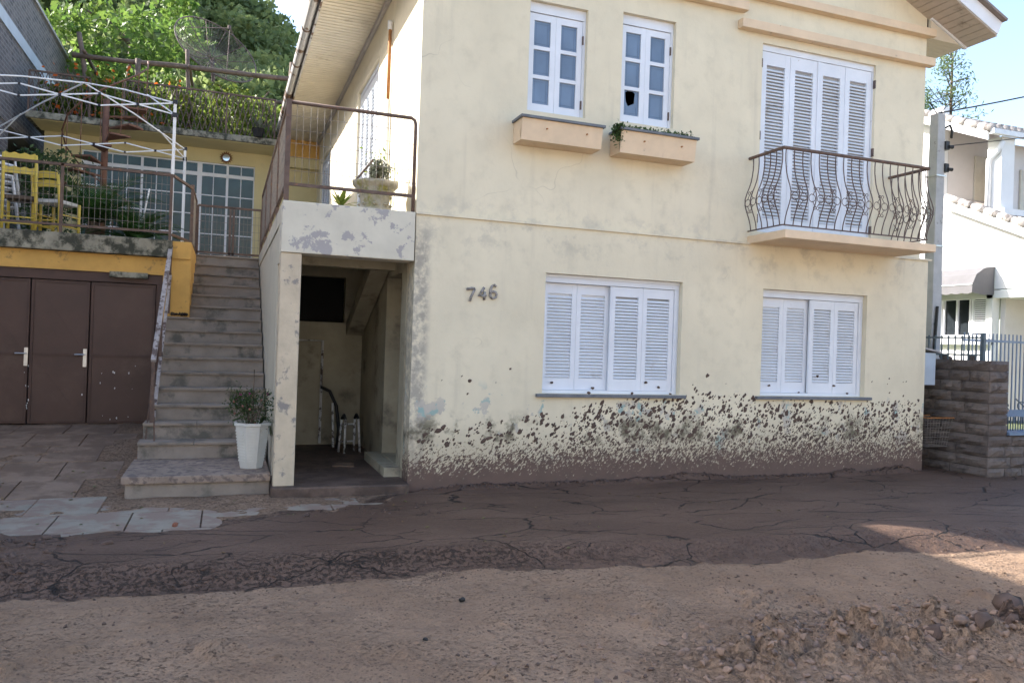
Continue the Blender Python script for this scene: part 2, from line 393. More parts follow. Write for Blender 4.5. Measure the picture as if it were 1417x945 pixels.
M['leaf_cycad'] = leafmat('cycad_leaf', (.025, .07, .015), (.06, .13, .025), .3)
M['leaf_pine'] = leafmat('pale_tree_leaf', (.10, .145, .06), (.15, .20, .09), .4)
M['flower'] = leafmat('orange_flower', (.55, .10, .02), (.65, .17, .03), .4); M['pink'] = leafmat('magenta_flower', (.40, .02, .22), (.5, .04, .25), .3)
M['fruit'] = gm('dry_seed_head', (.28, .13, .10), .8, .3)
M['dry_leaf'] = leafmat('dry_leaf', (.20, .12, .05), (.12, .16, .05), .2)

def brickmat():
    s = S('dark_grey_brick'); v = s.map(rot=(0, 0, 0)); q = s.n('ShaderNodeSeparateXYZ'); s.put(q.inputs[0], s.P)
    cb = s.n('ShaderNodeCombineXYZ'); s.put(cb.inputs[0], q.outputs[1]); s.put(cb.inputs[1], q.outputs[2])
    b = s.n('ShaderNodeTexBrick'); s.put(b.inputs['Vector'], cb.outputs[0]); s.put(b.inputs['Scale'], 1.0)
    b.inputs['Brick Width'].default_value = .23; b.inputs['Row Height'].default_value = .075; b.inputs['Mortar Size'].default_value = .008
    s.put(b.inputs['Color1'], (.17, .155, .15)); s.put(b.inputs['Color2'], (.10, .092, .095)); s.put(b.inputs['Mortar'], (.24, .235, .235))
    c = s.mix(s.math('MULTIPLY', s.ramp(s.noise(9, 5), .45, .7), .5), b.outputs[0], (.28, .24, .22))
    return s.done(c, .9, s.bump(b.outputs[1], -.6, .01), 0, .2)
M['brick'] = brickmat()
def stonemat():
    s = S('brown_grey_sandstone'); info = s.n('ShaderNodeObjectInfo')
    c = s.mix(info.outputs['Random'], (.125, .10, .088), (.185, .15, .13))
    c = s.mix(s.ramp(s.noise(7, 6, .65), .45, .7), c, (.085, .07, .064))
    h = s.math('ADD', s.noise(9, 5, .65), s.math('MULTIPLY', s.noise(45, 4), .3))
    return s.done(c, .9, s.bump(h, .7, .03), 0, .2)
M['stone'] = stonemat(); M['mortar'] = gm('mortar', (.075, .062, .056), .95, .2, 9, .4)

def groundmat():
    s = S('flood_mud'); at = s.n('ShaderNodeAttribute', attribute_name='wet'); wet = at.outputs['Fac']
    at2 = s.n('ShaderNodeAttribute', attribute_name='rough'); rg = at2.outputs['Fac']
    X, Y, Z = s.xyz()
    n = s.noise(1.6, 6, .6); nf = s.noise(28, 5, .65)
    dry = s.mix(s.ramp(n, .35, .68), (.285, .187, .122), (.355, .240, .160))
    dry = s.mix(s.math('MULTIPLY', s.ramp(nf, .52, .70), .5), dry, (.145, .092, .068))
    spk = s.math('MULTIPLY', s.ramp(s.voro(42), .36, .18), s.ramp(s.noise(3.5, 4, .6), .40, .58))
    dry = s.mix(s.math('MULTIPLY', spk, .7), dry, (.085, .055, .042))
    dry = s.mix(s.math('MULTIPLY', s.ramp(s.noise(5, 5, .65, s.map(scale=(.35, 1, 1))), .55, .75), .45), dry, (.175, .115, .086))
    wetc = s.mix(s.ramp(s.noise(1.1, 4, .6, s.map(scale=(.6, 1.6, 1))), .38, .66), (.103, .061, .042), (.142, .087, .061))
    wetc = s.mix(s.math('MULTIPLY', s.ramp(s.noise(40, 4), .55, .7), .35), wetc, (.060, .038, .030))
    # desiccation cracks, long along the street, broken up
    w = s.noise(2.2, 4, .55, col=True)
    q = s.n('ShaderNodeVectorMath', operation='MULTIPLY_ADD'); s.put(q.inputs[0], w); s.put(q.inputs[1], (.5, .5, 0)); s.put(q.inputs[2], s.map(scale=(.75, 1.9, 0)))
    e1 = s.voro(1.15, 'DISTANCE_TO_EDGE', q.outputs[0])
    m1 = s.math('MULTIPLY', s.ramp(e1, .012, .004), s.ramp(s.noise(1.3, 3, .5, s.map(loc=(4, 1, 0))), .40, .48))
    e3 = s.voro(2.9, 'DISTANCE_TO_EDGE', q.outputs[0])
    m1 = s.math('MAXIMUM', m1, s.math('MULTIPLY', s.ramp(e3, .016, .005), s.ramp(s.noise(1.9, 3, .5, s.map(loc=(2, 5, 0))), .53, .61)))
    q2 = s.n('ShaderNodeVectorMath', operation='MULTIPLY_ADD'); s.put(q2.inputs[0], w); s.put(q2.inputs[1], (.8, .8, 0)); s.put(q2.inputs[2], s.map(scale=(1, 1.5, 0)))
    e2 = s.voro(5.5, 'DISTANCE_TO_EDGE', q2.outputs[0])
    m2 = s.math('MULTIPLY', s.math('MULTIPLY', s.ramp(e2, .05, .012), s.ramp(s.noise(1.7, 3, .5, s.map(loc=(1, 7, 0))), .5, .62)), rg)
    ck = s.math('MAXIMUM', s.math('MULTIPLY', m1, wet), s.math('MULTIPLY', m2, .8))
    wn_ = s.ramp(s.math('ADD', wet, s.math('MULTIPLY', s.math('SUBTRACT', s.noise(9, 5, .65), .5), .7)), .38, .62)
    col = s.mix(wn_, dry, wetc); col = s.mix(s.math('MULTIPLY', ck, .95), col, (.010, .007, .006))
    pit = s.math('MULTIPLY', s.ramp(s.noise(34, 6, .72), .50, .60), s.math('MULTIPLY', rg, s.rng(wn_, 0, 1, .75, 1)))
    col = s.mix(s.math('MULTIPLY', pit, .8), col, (.026, .018, .015))
    pr = s.math('MULTIPLY', s.math('MULTIPLY', s.ramp(s.noise(40, 6, .72, s.map(scale=(.7, 1.2, 1))), .56, .63), s.ramp(s.noise(1.5, 4, .65), .44, .60)), s.math('SUBTRACT', 1, wn_))
    col = s.mix(s.math('MULTIPLY', pr, .75), col, (.085, .055, .043))
    rough = s.rng(wn_, 0, 1, .95, .62)
    h = s.math('ADD', s.math('MULTIPLY', s.noise(20, 6, .68), 1.0), s.math('MULTIPLY', s.noise(75, 4, .6), .35))
    h = s.math('MULTIPLY', h, s.rng(wn_, 0, 1, 1.0, .35)); h = s.math('SUBTRACT', h, s.math('ADD', s.math('MULTIPLY', ck, 1.0), s.math('MULTIPLY', s.math('ADD', pit, pr), .5)))
    return s.done(col, rough, s.bump(h, .9, .035), 0, .3)
M['mud'] = groundmat()
M['clod'] = gm('dried_clod', (.255, .172, .126), .95, .25, 7, .6, 40, .008, dirt=(.12, .09, .078), dscale=9, dthr=(.5, .65))
M['clod_wet'] = gm('damp_clod', (.095, .062, .048), .85, .3, 7, .6, 40, .008)
M['paver'] = gm('paver_rinsed', (.285, .248, .195), .85, .12, 5, .4, 60, .003, dirt=(.25, .18, .14), dscale=4.5, dthr=(.42, .57))
M['paver_mud'] = gm('paver_muddy', (.25, .175, .125), .85, .16, 4, .4, 50, .004, dirt=(.17, .112, .078), dscale=3, dthr=(.42, .58))
M['mudfloor'] = gm('wet_mud_floor', (.075, .050, .039), .6, .3, 3, .7, 14, .015, dirt=(.13, .088, .068), dscale=4, dthr=(.44, .62))
M['backing'] = gm('shutter_painted_shade', (.36, .37, .385), .8, .1)  # grey tone paints the shade in the gaps between slats
M['beam'] = gm('flaking_beam_paint', (.60, .56, .46), .85, .10, 3, .3, 30, .004, dirt=(.37, .345, .335), dscale=4.5, dthr=(.555, .585))
M['crumb'] = gm('mud_crumb', (.125, .082, .062), .95, .3, 7, .6, 40, .008, dirt=(.10, .068, .052), dscale=6, dthr=(.45, .6))
M['far'] = gm('far_ground', (.10, .12, .05), .95, .2, .3, .3, 4, .02)

# ------------------------------------------------------------------ ground
def pave(x, y):
    return np.where(x < -2.44, .30*sstep(-.35, 3.35, y), 0.0)
def worley(x, y, s=0):
    ix, iy = np.floor(x), np.floor(y); f1 = np.full(x.shape, 9.0); f2 = f1.copy(); rid = np.zeros(x.shape)
    for dx in (-1, 0, 1):
        for dy in (-1, 0, 1):
            cx, cy = ix+dx, iy+dy; px, py = cx+hash2(cx, cy, s), cy+hash2(cx, cy, s+7); d = np.hypot(px-x, py-y)
            nw = d < f1; f2 = np.where(nw, f1, np.minimum(f2, d)); rid = np.where(nw, hash2(cx, cy, s+13), rid); f1 = np.where(nw, d, f1)
    return f1, f2, rid
def wet_upper(x):      # pavement edge where the dark mud begins (towards the house)
    return np.interp(x, [-6, -3.1, -2.6, -1.75, -1.25, -.9, -.4, .05, .3, 12], [-1.05, -1.12, -1.22, -1.20, -.95, -.80, -.56, -.22, .4, .4])
def wet_lower(x):      # where it runs out on the carriageway
    return np.interp(x, [-6, -2.8, -1.7, 0, 1.1, 2.0, 2.8, 3.5, 5, 12], [-2.30, -2.34, -2.42, -2.46, -2.55, -2.6, -2.62, -2.75, -2.9, -3])
def ground_fields(x, y):
    nL = fbm(x*1.3, y*2.2, 4, 3)-.47; nM = fbm(x*5, y*6, 4, 9)-.47; nF = fbm(x*16, y*18, 3, 21)-.44
    lo = wet_lower(x) + nL*.30 + nM*.10; upb = wet_upper(x) + nM*.30 + nL*.3
    wet = sstep(-.05, .05, upb-y)*sstep(-.05, .05, y-lo)
    shelf = sstep(0, .42, y-lo+.02)                     # bank down from pavement to carriageway
    road = -.075 + nL*.05 + nM*.018 + nF*.022
    top = pave(x, y)
    bank = np.exp(-((y-lo-.16)/.16)**2)
    soft0 = .2+.8*sstep(1.2, -.5, x)
    mud = top + .030 + nL*.02 + nM*.006*(1+2*bank) + nF*.045*bank*soft0
    z = road*(1-shelf) + mud*shelf
    above = sstep(-.02, .10, y-upb)                      # thin smear over the pavers
    film = top + .006 + nL*.05 + nM*.03
    expo = sstep(.0, .08, -.42+nM*.4-y)*sstep(0, .08, y+1.27)*sstep(.0, .12, -1.66+nM*.4-x)
    film = film*(1-expo) + (top-.02)*expo
    drv = sstep(-.15, .25, y+nM*.9)*sstep(0, .08, -2.46-x)
    film = film*(1-drv) + (top-.008+nL*.05+nM*.02)*drv
    z = z*(1-above*shelf) + film*above*shelf
    cl = np.exp(-(((x-1.55)/1.0)**2 + ((y+4.15)/.38)**2)); cl2 = np.exp(-(((x-2.75)/.6)**2 + ((y+4.22)/.2)**2))
    wx_, wy_ = x+.06*nM, y+.06*nF
    a1, a2, ar = worley(wx_*8, wy_*8, 31); b1, b2, br = worley(wx_*15, wy_*15, 37)
    chunk = ar**1.5*sstep(.02, .22, a2-a1)*.09*(1-.35*a1) + br**1.5*sstep(.02, .25, b2-b1)*.045
    clm = sstep(.18, .55, cl*(.7+nM*1.6)); z = z + (1-shelf)*clm*chunk + (1-shelf)*.35*chunk*sstep(.10, .3, nM+nL)*sstep(-2.9, -3.4, y)
    z = z + (1-shelf)*(cl*(.02+.05*np.abs(nM)) + cl2*(.06+.2*np.abs(nM)))
    z = z + (1-shelf)*.02*sstep(.1, .35, nM)*sstep(-3.0, -3.5, y)
    pile = np.exp(-(((x+3.05)/.32)**2 + ((y+1.75)/.42)**2)); z = z + pile*(.03+.14*np.abs(nM)+.08*np.abs(nF))
    heel = np.exp(-((y+.02)/.07)**2)*sstep(.2, .6, x)*sstep(7, 6.5, x); z = z + heel*(.03+.10*np.clip(nL+nM, 0, 1))
    wcol = wet*(1-.25*sstep(.35, .0, upb-y)) + .75*above*shelf*sstep(.25, -.05, np.abs(y-upb)-.1) + .30*above*shelf
    wcol = np.clip(wcol + bank*.25*wet + pile*.6, 0, 1)
    wcol = np.where(y < lo-.05, .10*np.exp((y-lo)/.5), wcol)
    wcol = np.maximum(wcol, cl2*.75*(y < -3))
    soft = .15+.85*sstep(1.2, -.5, x+nL*1.5)
    rgh = np.clip(bank*wet*1.6*soft + sstep(.15, .5, above)*.5 + (cl > .15)*.3 + .12, 0, 1)
    return z, wcol, rgh
xs = np.arange(-5.2, 11.01, .024)
ys = np.concatenate([np.arange(-6.6, .16, .020), np.arange(.20, 3.7, .10)])
gx, gy = np.meshgrid(xs, ys); gz, gw, gr = ground_fields(gx, gy)
nx, ny = len(xs), len(ys); idx = np.arange(nx*ny).reshape(ny, nx)
F = np.stack([idx[:-1, :-1], idx[:-1, 1:], idx[1:, 1:], idx[1:, :-1]], -1).reshape(-1, 4)
g = npmesh('muddy_street', np.stack([gx, gy, gz], -1).reshape(-1, 3), F, M['mud'], smooth=True, recentre=False)
for nm, arr in (('wet', gw), ('rough', gr)):
    a = g.data.attributes.new(nm, 'FLOAT', 'POINT'); a.data.foreach_set('value', arr.ravel().astype(np.float32))
structure(g)
structure(MB().box(-60, 60, -14, -2.6, -.5, -.20).build('road_base', M['mud']))
mb = MB(); 
hx = np.linspace(-160, 160, 81); hy = np.linspace(-20, 240, 66); HX, HY = np.meshgrid(hx, hy)
def hillz(x, y):
    t = sstep(14, 75, y)*sstep(30, -22, x-y*.10)
    return -.45 + 33*t + 2.5*(fbm(x*.05, y*.05, 3, 5)-.4)*sstep(18, 40, y)
HZ = hillz(HX, HY)
ii = np.arange(HX.size).reshape(HX.shape)
structure(npmesh('terrain', np.stack([HX, HY, HZ], -1).reshape(-1, 3), np.stack([ii[:-1, :-1], ii[:-1, 1:], ii[1:, 1:], ii[1:, :-1]], -1).reshape(-1, 4), M['far'], smooth=True, recentre=False))
# pavers
pv = structure(MB().box(-5.2, -.02, -2.2, 0.0, -.15, -.045).build('pavement', M['mortar'])); WL[pv.name] = Vector(pv.location)
pw, pd = .52, .62
pme = {}
for j in range(-3, 7):
    for i in range(-10, 0):
        x0 = i*pw + (.26 if j % 2 else 0) + .01; y0 = -.43 + j*pd
        if x0 > -.55 or y0 < -2.1 or y0 > 3.1: continue
        if y0 > -.2 and x0 > -2.45-pw*.9: 
            continue
        w_ = pw-.012
        if y0 < -.2 and y0+pd > .05 and x0 > -2.5: pass
        z0, z1 = float(pave(np.array(x0+w_/2), np.array(y0))), float(pave(np.array(x0+w_/2), np.array(y0+pd-.012)))
        j_ = random.uniform(-.003, .003)
        m_ = MB().add([(x0,y0,z0-.05),(x0+w_,y0,z0-.05),(x0+w_,y0+pd-.012,z1-.05),(x0,y0+pd-.012,z1-.05),(x0,y0,z0+j_),(x0+w_,y0,z0+j_),(x0+w_,y0+pd-.012,z1+j_),(x0,y0+pd-.012,z1+j_)],
                      [(0,3,2,1),(4,5,6,7),(0,1,5,4),(1,2,6,5),(2,3,7,6),(3,0,4,7)])
        m_.build('paver', M['paver'] if y0 < -.2 else M['paver_mud'], pv, bevel=.004)
# clods: heap too many to count is one mass; the larger lumps are things
def ico(sub=1):
    import bmesh
    bm = bmesh.new(); bmesh.ops.create_icosphere(bm, subdivisions=sub, radius=1)
    V = np.array([v.co[:] for v in bm.verts]); Fc = np.array([[v.index for v in f.verts] for f in bm.faces]); bm.free(); return V, Fc
IV, IF = ico(1); IV2, IF2 = ico(2)
def lump(r, flat=.7, seed=0, base=(IV, IF), amp=.55):
    V = base[0]; k = vnoise(V[:, 0]*1.7+seed*7.3+V[:, 2]*1.1, V[:, 1]*1.7+seed*3.1+V[:, 2]*.9, seed)
    k2 = vnoise(V[:, 0]*4+seed*2.3+V[:, 2]*3, V[:, 1]*4-seed+V[:, 2]*2, seed+5)
    W = V*(1-amp/2+amp*k+.3*amp*k2)[:, None]*r*np.array([random.uniform(.8, 1.3), random.uniform(.7, 1.1), flat])
    for _k in range(9):
        d_ = np.random.default_rng(seed*31+_k).normal(size=3); d_ /= np.linalg.norm(d_); rr_ = np.linalg.norm(W, axis=1).mean()
        W = W - np.maximum(0, W@d_ - .52*rr_)[:, None]*d_
    a = random.uniform(0, 6.28); c, s_ = math.cos(a), math.sin(a)
    return np.stack([W[:, 0]*c-W[:, 1]*s_, W[:, 0]*s_+W[:, 1]*c, W[:, 2]], -1)
def gz_at(x, y): return float(ground_fields(np.array([x]), np.array([y]))[0][0])
def clod_mass(name, spots, mat, label, cat):
    Vs, Fs, b = [], [], 0; sa = np.array(spots); gzs = ground_fields(sa[:, 0], sa[:, 1])[0]
    for k, (x, y, r) in enumerate(spots):
        bs = (IV2, IF2) if r > .013 else (IV, IF); W = lump(r, random.uniform(.45, .85), k, bs) + np.array([x, y, gzs[k]-r*.05]); Vs.append(W); Fs.append(bs[1]+b); b += len(W)
    o = npmesh(name, np.concatenate(Vs), np.concatenate(Fs), mat); tag(o, label, cat, kind='stuff'); return o
sp = []
for k in range(1100):
    x, y = random.gauss(1.5, .75), random.gauss(-4.13, .26)
    sp.append((x, y, .007+.034*random.random()**2.6))
clod_mass('mud_clods', sp, M['clod'], 'heap of dried crumbled mud clods on the roadway', 'clods')
sp = []
for k in range(5200):
    x, y = random.uniform(-3.2, 5.5), -2.70-2.6*random.random()
    if fbm(np.array(x*1.2), np.array(y*1.2), 3, 2) < .40+.12*random.random(): continue
    sp.append((x, y, .0035+.019*random.random()**4))
clod_mass('mud_crumbs', sp, M['crumb'], 'loose mud crumbs scattered over the dry roadway', 'crumbs')
sp = []
for k in range(3200):
    x = random.uniform(-3.0, 4.5); y = float(wet_lower(np.array(x)))+random.gauss(.13, .10)
    if x > 1 and random.random() < .5: continue
    sp.append((x, y, .003+.012*random.random()**3))
for k in range(420): sp.append((random.uniform(.15, 6.5), -.015-abs(random.gauss(0, .035)), .010+.030*random.random()**2))
for k in range(60): sp.append((random.gauss(-.6, .35), random.gauss(-.85, .12), .01+.025*random.random()**2))
for k in range(130): sp.append((random.gauss(-3.0, .2), random.gauss(-1.7, .3), .01+.04*random.random()**2))
clod_mass('damp_mud_crumbs', sp, M['clod_wet'], 'damp dark crumbs along the edge of the mud bank', 'crumbs')
for k, (x, y, r) in enumerate([(2.45, -4.28, .10), (2.62, -4.3, .13), (2.82, -4.2, .12), (2.98, -4.16, .14), (2.2, -4.3, .07), (3.15, -4.05, .11), (2.72, -4.1, .09), (1.95, -4.22, .075)]):
    W = lump(r, .55, 40+k, (IV2, IF2), .9) + np.array([x, y, gz_at(x, y)-r*.02])
    o = npmesh('mud_clod', W, IF2, M['clod_wet']); tag(o, 'large dark damp mud clod in the row beside the crumbled heap', 'clod', 'large damp clods on the roadway')
for k, (x, y, r, lb) in enumerate([(-.32, -2.92, .028, 'small black lump alone on the dry roadway before the mud bank'), (-.68, -3.48, .018, 'tiny black pebble on bare dry roadway')]):
    W = lump(r, .8, 70+k, (IV2, IF2)) + np.array([x, y, gz_at(x, y)+r*.4]); tag(npmesh('black_stone', W, IF2, M['rubber']), lb, 'stone')
W = lump(.05, .35, 90, (IV2, IF2)) + np.array([-2.0, -.98, .012]); tag(npmesh('brick_fragment', W, IF2, M['red_brick_bit']), 'red brick chip lying on the rinsed pale pavers', 'brick chip')
# fallen leaves
V, Fq = [], []
for k in range(110):
    x, y = random.uniform(-4.2, 3.5), random.uniform(-2.4, 1.2)
    if y > -.1: x = random.uniform(-4.4, -2.6)
    z = max(gz_at(x, y), float(pave(np.array(x), np.array(y))))+.006; a = random.uniform(0, 6.3); l = random.uniform(.012, .028); w = l*.45
    c, s_ = math.cos(a), math.sin(a); b = len(V)
    V += [(x-l*c, y-l*s_, z), (x+w*s_, y-w*c, z+.008), (x+l*c, y+l*s_, z+.004), (x-w*s_, y+w*c, z+.01)]; Fq.append((b, b+1, b+2, b+3))
tag(npmesh('fallen_leaves', V, Fq, M['dry_leaf']), 'fallen leaves strewn over the muddy pavement', 'leaves', kind='stuff')
structure(MB().box(-14, 34, .05, 16, -.4, -.06).build('yard', M['far']))
# ================================================================== yellow house
H = thing('yellow_house', 'two-storey cream plaster house with white shutters, iron balcony and mud-splashed base', 'house', (3.25, 4.5, 0))
ZP = 2.69
mb = MB().wall((0, 0, -.3), (1, 0, 0), (0, -1, 0), 6.56, ZP+.3, [(1.37, 3.0, 1.265, 2.50), (4.07, 5.60, 1.265, 2.49)], .25)
lowf = mb.build('lower_wall', M['front'], H)
UW = [(1.11, 1.76, 3.84, 4.97), (2.17, 2.82, 3.865, 5.03)]
BD = (3.97, 5.64, 2.84, 5.0)
mb = MB().wall((0, .02, ZP), (1, 0, 0), (0, -1, 0), 6.44, 5.5-ZP, [(a, b, c-ZP, d-ZP) for a, b, c, d in UW+[BD]], .25)
mb.prism([(0, 5.5), (6.44, 5.5), (6.44, 5.735), (3.2, 7.215), (0, 5.755)], 'y', .02, .27)
mb.build('upper_wall', M['front'], H)
# left wall, upper storey (door with shutters, second door), lower part along passage
mb = MB().wall((0, 9.2, ZP), (0, -1, 0), (-1, 0, 0), 9.2-.27, 5.5-ZP, [(9.2-4.0, 9.2-2.35, .03, 5.0-ZP), (9.2-8.6, 9.2-7.0, .03, 4.95-ZP)], .2)
mb.build('left_wall', M['side'], H)
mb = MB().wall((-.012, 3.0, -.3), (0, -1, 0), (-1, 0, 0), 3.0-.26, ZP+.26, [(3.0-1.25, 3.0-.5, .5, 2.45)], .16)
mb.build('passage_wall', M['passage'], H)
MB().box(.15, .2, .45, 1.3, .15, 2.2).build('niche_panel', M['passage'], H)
MB().box(6.2, 6.43, .28, 9.2, -.3, 5.5).build('right_wall', M['side'], H)
MB().box(0.22, 6.2, 8.95, 9.19, -.3, 5.5).build('back_wall', M['side'], H)
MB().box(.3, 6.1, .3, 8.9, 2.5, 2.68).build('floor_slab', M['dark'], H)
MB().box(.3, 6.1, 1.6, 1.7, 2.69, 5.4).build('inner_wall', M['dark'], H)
# slim ledge at storey line
MB().box(-.004, 6.60, -.022, .0, ZP-.012, ZP+.010).build('storey_ledge', M['front'], H)
# mouldings
for x0, x1, z0, z1 in ((-.0, 3.70, 5.285, 5.385), (3.62, 6.50, 5.095, 5.195), (3.45, 6.50, 5.46, 5.555)):
    MB().box(x0, x1, -.075, .018, z0, z1).build('moulding', M['peach'], H, bevel=.006)
# ---- roof
RX0, RX1, RY0, RY1 = -.75, 7.08, -.45, 9.3
RG, RZE, RZR = 3.2, 5.47, 7.25
roof = thing('roof', None, None, (RG, 4.4, RZE)); roof.parent = H; roof.location = Vector((RG, 4.4, RZE)) - Vector((3.25, 4.5, 0)); del_keys = None
mb = MB()
for xe, sx in ((RX0, -1), (RX1, 1)):
    mb.prism([(xe-.04*-sx*-1, RZE+.06), (xe, RZE+.13), (RG, RZR+.13), (RG, RZR+.06)], 'y', RY0, RY1)
mb.build('roof_deck', M['rooftile'], roof)
bme, _ = MB().box(-.36, .36, -.039, .039, 0, .022).mesh('soffit_board')
bme.materials.append(M['soffit'])
y = RY0+.05
while y < RY1-.05:
    link_mesh('soffit_board', bme, None, roof, (-.37, y, RZE-.012), (random.uniform(-.006, .006), 0, 0)); y += .095
bme2, _ = MB().box(-.32, .32, -.044, .044, 0, .014).mesh('soffit_board_b'); bme2.materials.append(M['soffit'])
y = .05
while y < RY1-.05:
    link_mesh('soffit_board', bme2, None, roof, (6.76, y, RZE-.012)); y += .095
# wall-plate trim below soffit
MB().box(-.045, -.003, RY0+.5, RY1-.1, RZE-.07, RZE-.014).build('soffit_trim', M['fascia'], roof)
# gutter: half-round trough + fascia
mb = MB(); n = 8
prof = [(-.06*math.cos(math.pi*k/n)-.0, -.065*math.sin(math.pi*k/n)) for k in range(n+1)]
prof = [(p[0]+RX0-.065, p[1]+RZE+.075) for p in prof]; inner = [(p[0]*1.0, p[1]+.006) for p in reversed(prof)]
mb.prism(prof+inner, 'y', RY0+.02, RY1-.02); mb.build('gutter', M['gutter'], roof)
MB().box(RX0-.003, RX0+.02, RY0, RY1, RZE-.02, RZE+.10).build('fascia_board', M['gutter'], roof)
y = .3
while y < 9: 
    mb = MB(); pr = [(p[0]+(p[0]-RX0+.065)*.12, p[1]-.006) for p in prof]; inn = [(p[0], p[1]+.004) for p in reversed(prof)]
    mb.prism(pr+inn, 'y', y, y+.05); mb.build('gutter_joint', M['iron'], roof); y += 1.45
# gable overhang: rake boards, boards under the slope, eave return
for sx, xe in ((-1, RX0), (1, RX1)):
    p, q = Vector((xe, RY0, RZE+.02)), Vector((RG, RY0, RZR+.02))
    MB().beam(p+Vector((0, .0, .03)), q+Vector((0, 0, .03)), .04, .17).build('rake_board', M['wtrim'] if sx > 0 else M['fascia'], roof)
    MB().beam(p+Vector((sx*.05, -.02, .125)), q+Vector((0, -.02, .125)), .12, .03).build('verge_strip', M['rooftile'], roof)
    d = (q-p); L = d.length; d.normalize(); ang = math.atan2(d.z, d.x)
    m2, _ = MB().box(-.046, .046, -.235, .235, 0, .014).mesh('gable_board'); m2.materials.append(M['soffit_gable'])
    t = .06
    while t < L-.05:
        c = p + d*t + Vector((0, .24, -.055)); link_mesh('gable_board', m2, None, roof, c, (0, -ang, 0)); t += .1
MB().prism([(6.46, RZE-.015), (7.06, RZE-.015), (6.46, RZE+.24)], 'y', -.02, .02).build('eave_return', M['soffit'], roof)
MB().beam((6.46, -.03, RZE+.245), (7.06, -.03, RZE-.03), .03, .07).build('return_trim', M['wtrim'], roof)
# ---- shuttered openings (sliding leaves of slats)
def slat_leaf(parent, O, U, N, w, h, st=.05, top=.10, bot=.13, pitch=.036, frame='white'):
    """one louvred leaf: frame mesh + every slat its own mesh; O bottom-left outer corner"""
    O, U, N = Vector(O), Vector(U), Vector(N); Zv = Vector((0, 0, 1))
    def bx(m, u0, u1, v0, v1, d0, d1):
        c = [O+U*u+Zv*v-N*d for d in (d0, d1) for u, v in ((u0, v0), (u1, v0), (u1, v1), (u0, v1))]
        m.add(c, [(0,1,2,3),(7,6,5,4),(0,4,5,1),(1,5,6,2),(2,6,7,3),(3,7,4,0)])
    m = MB(); bx(m, 0, st, 0, h, 0, .035); bx(m, w-st, w, 0, h, 0, .035); bx(m, st, w-st, h-top, h, .001, .034); bx(m, st, w-st, 0, bot, .001, .034)
    f = m.build('leaf_frame', M[frame], parent)
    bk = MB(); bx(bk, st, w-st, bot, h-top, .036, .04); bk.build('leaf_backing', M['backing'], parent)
    a = MB(); hw = (w-2*st)/2; d = Vector((0, 0, 1)); 
    p0, p1 = -U*hw, U*hw; o1 = N*.013 - Zv*.0125; o2 = -N*.012 + Zv*.0125; t_ = (Zv*.7+N*.7)*.004
    a.add([p0+o1-t_, p1+o1-t_, p1+o1+t_, p0+o1+t_, p0+o2-t_, p1+o2-t_, p1+o2+t_, p0+o2+t_], [(0,1,2,3),(7,6,5,4),(0,4,5,1),(1,5,6,2),(2,6,7,3),(3,7,4,0)])
    me, _ = a.mesh('slat', origin=(0, 0, 0)); me.materials.append(M['slat'] if frame == 'white' else M[frame])
    v = bot+.02
    while v < h-top-.012:
        c = O+U*(w/2)+Zv*v-N*.018
        ax = U
        o = link_mesh('slat', me, None, parent, c); o.rotation_euler = (random.uniform(-.03, .03) if abs(U.x) > .5 else 0, 0, 0)
        v += pitch
def shutter_window(x0, x1, z0, z1):
    w = thing('shutter_window', None, None, ((x0+x1)/2, 0, z0)); w.parent = H; w.location = w.location - H.location
    dy = .07
    m = MB(); m.box(x0, x1, dy, .16, z1-.085, z1).box(x0, x1, dy-.012, dy, z1-.035, z1-.005).box(x0, x0+.025, dy, .16, z0, z1-.086).box(x1-.055, x1, dy, .16, z0, z1-.086).box(x0+.025, x1-.055, dy, .16, z0, z0+.03)
    m.box(x1-.028, x1-.02, dy-.008, dy, z0, z1-.09)
    m.build('frame', M['white'], w)
    a, b = x0+.028, x1-.058; mid = (a+b)/2; q = (mid-a)
    # rear sliding pair (left) and front pair (right)
    for k, (u0, d) in enumerate(((a, dy+.055), (a+q/2, dy+.055), (mid, dy+.012), (mid+q/2, dy+.012))):
        slat_leaf(w, (u0+.0015, d, z0+.032), (1, 0, 0), (0, -1, 0), q/2-.003, z1-z0-.122, st=.052, top=.105, bot=.125, pitch=.0345)
    MB().box(mid-.012, mid+.0, dy+.004, dy+.03, z0+.034, z1-.09).build('meeting_stile', M['white'], w)
    MB().box(x0+.002, x1-.002, .155, .24, z0, z1).build('shutter_backing', M['slat'], w)
    return w
shutter_window(1.37, 3.0, .965, 2.2); shutter_window(4.07, 5.60, .965, 2.19)
for x0, x1 in ((1.30, 3.06), (4.00, 5.68)):
    MB().box(x0, x1, -.045, .12, .928, .962).build('window_sill', M['slate'], H, bevel=.004)
# ---- balcony door
w = thing('balcony_door', None, None, (4.8, 0, 2.84)); w.parent = H; w.location = w.location - H.location
x0, x1, z0, z1 = BD; dy = .055
MB().box(x0, x1, dy, .2, z1-.07, z1).box(x0, x0+.02, dy, .2, z0, z1-.072).box(x1-.02, x1, dy, .2, z0, z1-.072).box(x0+.021, x1-.021, dy, .2, z0, z0+.03).build('frame', M['white'], w)
q = (x1-x0-.044)/4
for k in range(4):
    slat_leaf(w, (x0+.022+k*q+.002, dy+.008, z0+.032), (1, 0, 0), (0, -1, 0), q-.004, z1-z0-.106, st=.072, top=.15, bot=.14, pitch=.0385)
MB().box((x0+x1)/2-.012, (x0+x1)/2+.012, dy-.004, dy+.007, z0+.034, z1-.075).build('astragal', M['white'], w)
for zz in (z0+.1, z0+1.05, z1-.28):
    for xx in (x0-.008, x1-.008): MB().box(xx, xx+.016, .02, dy-.002, zz, zz+.10).build('hinge', M['iron2'], w)
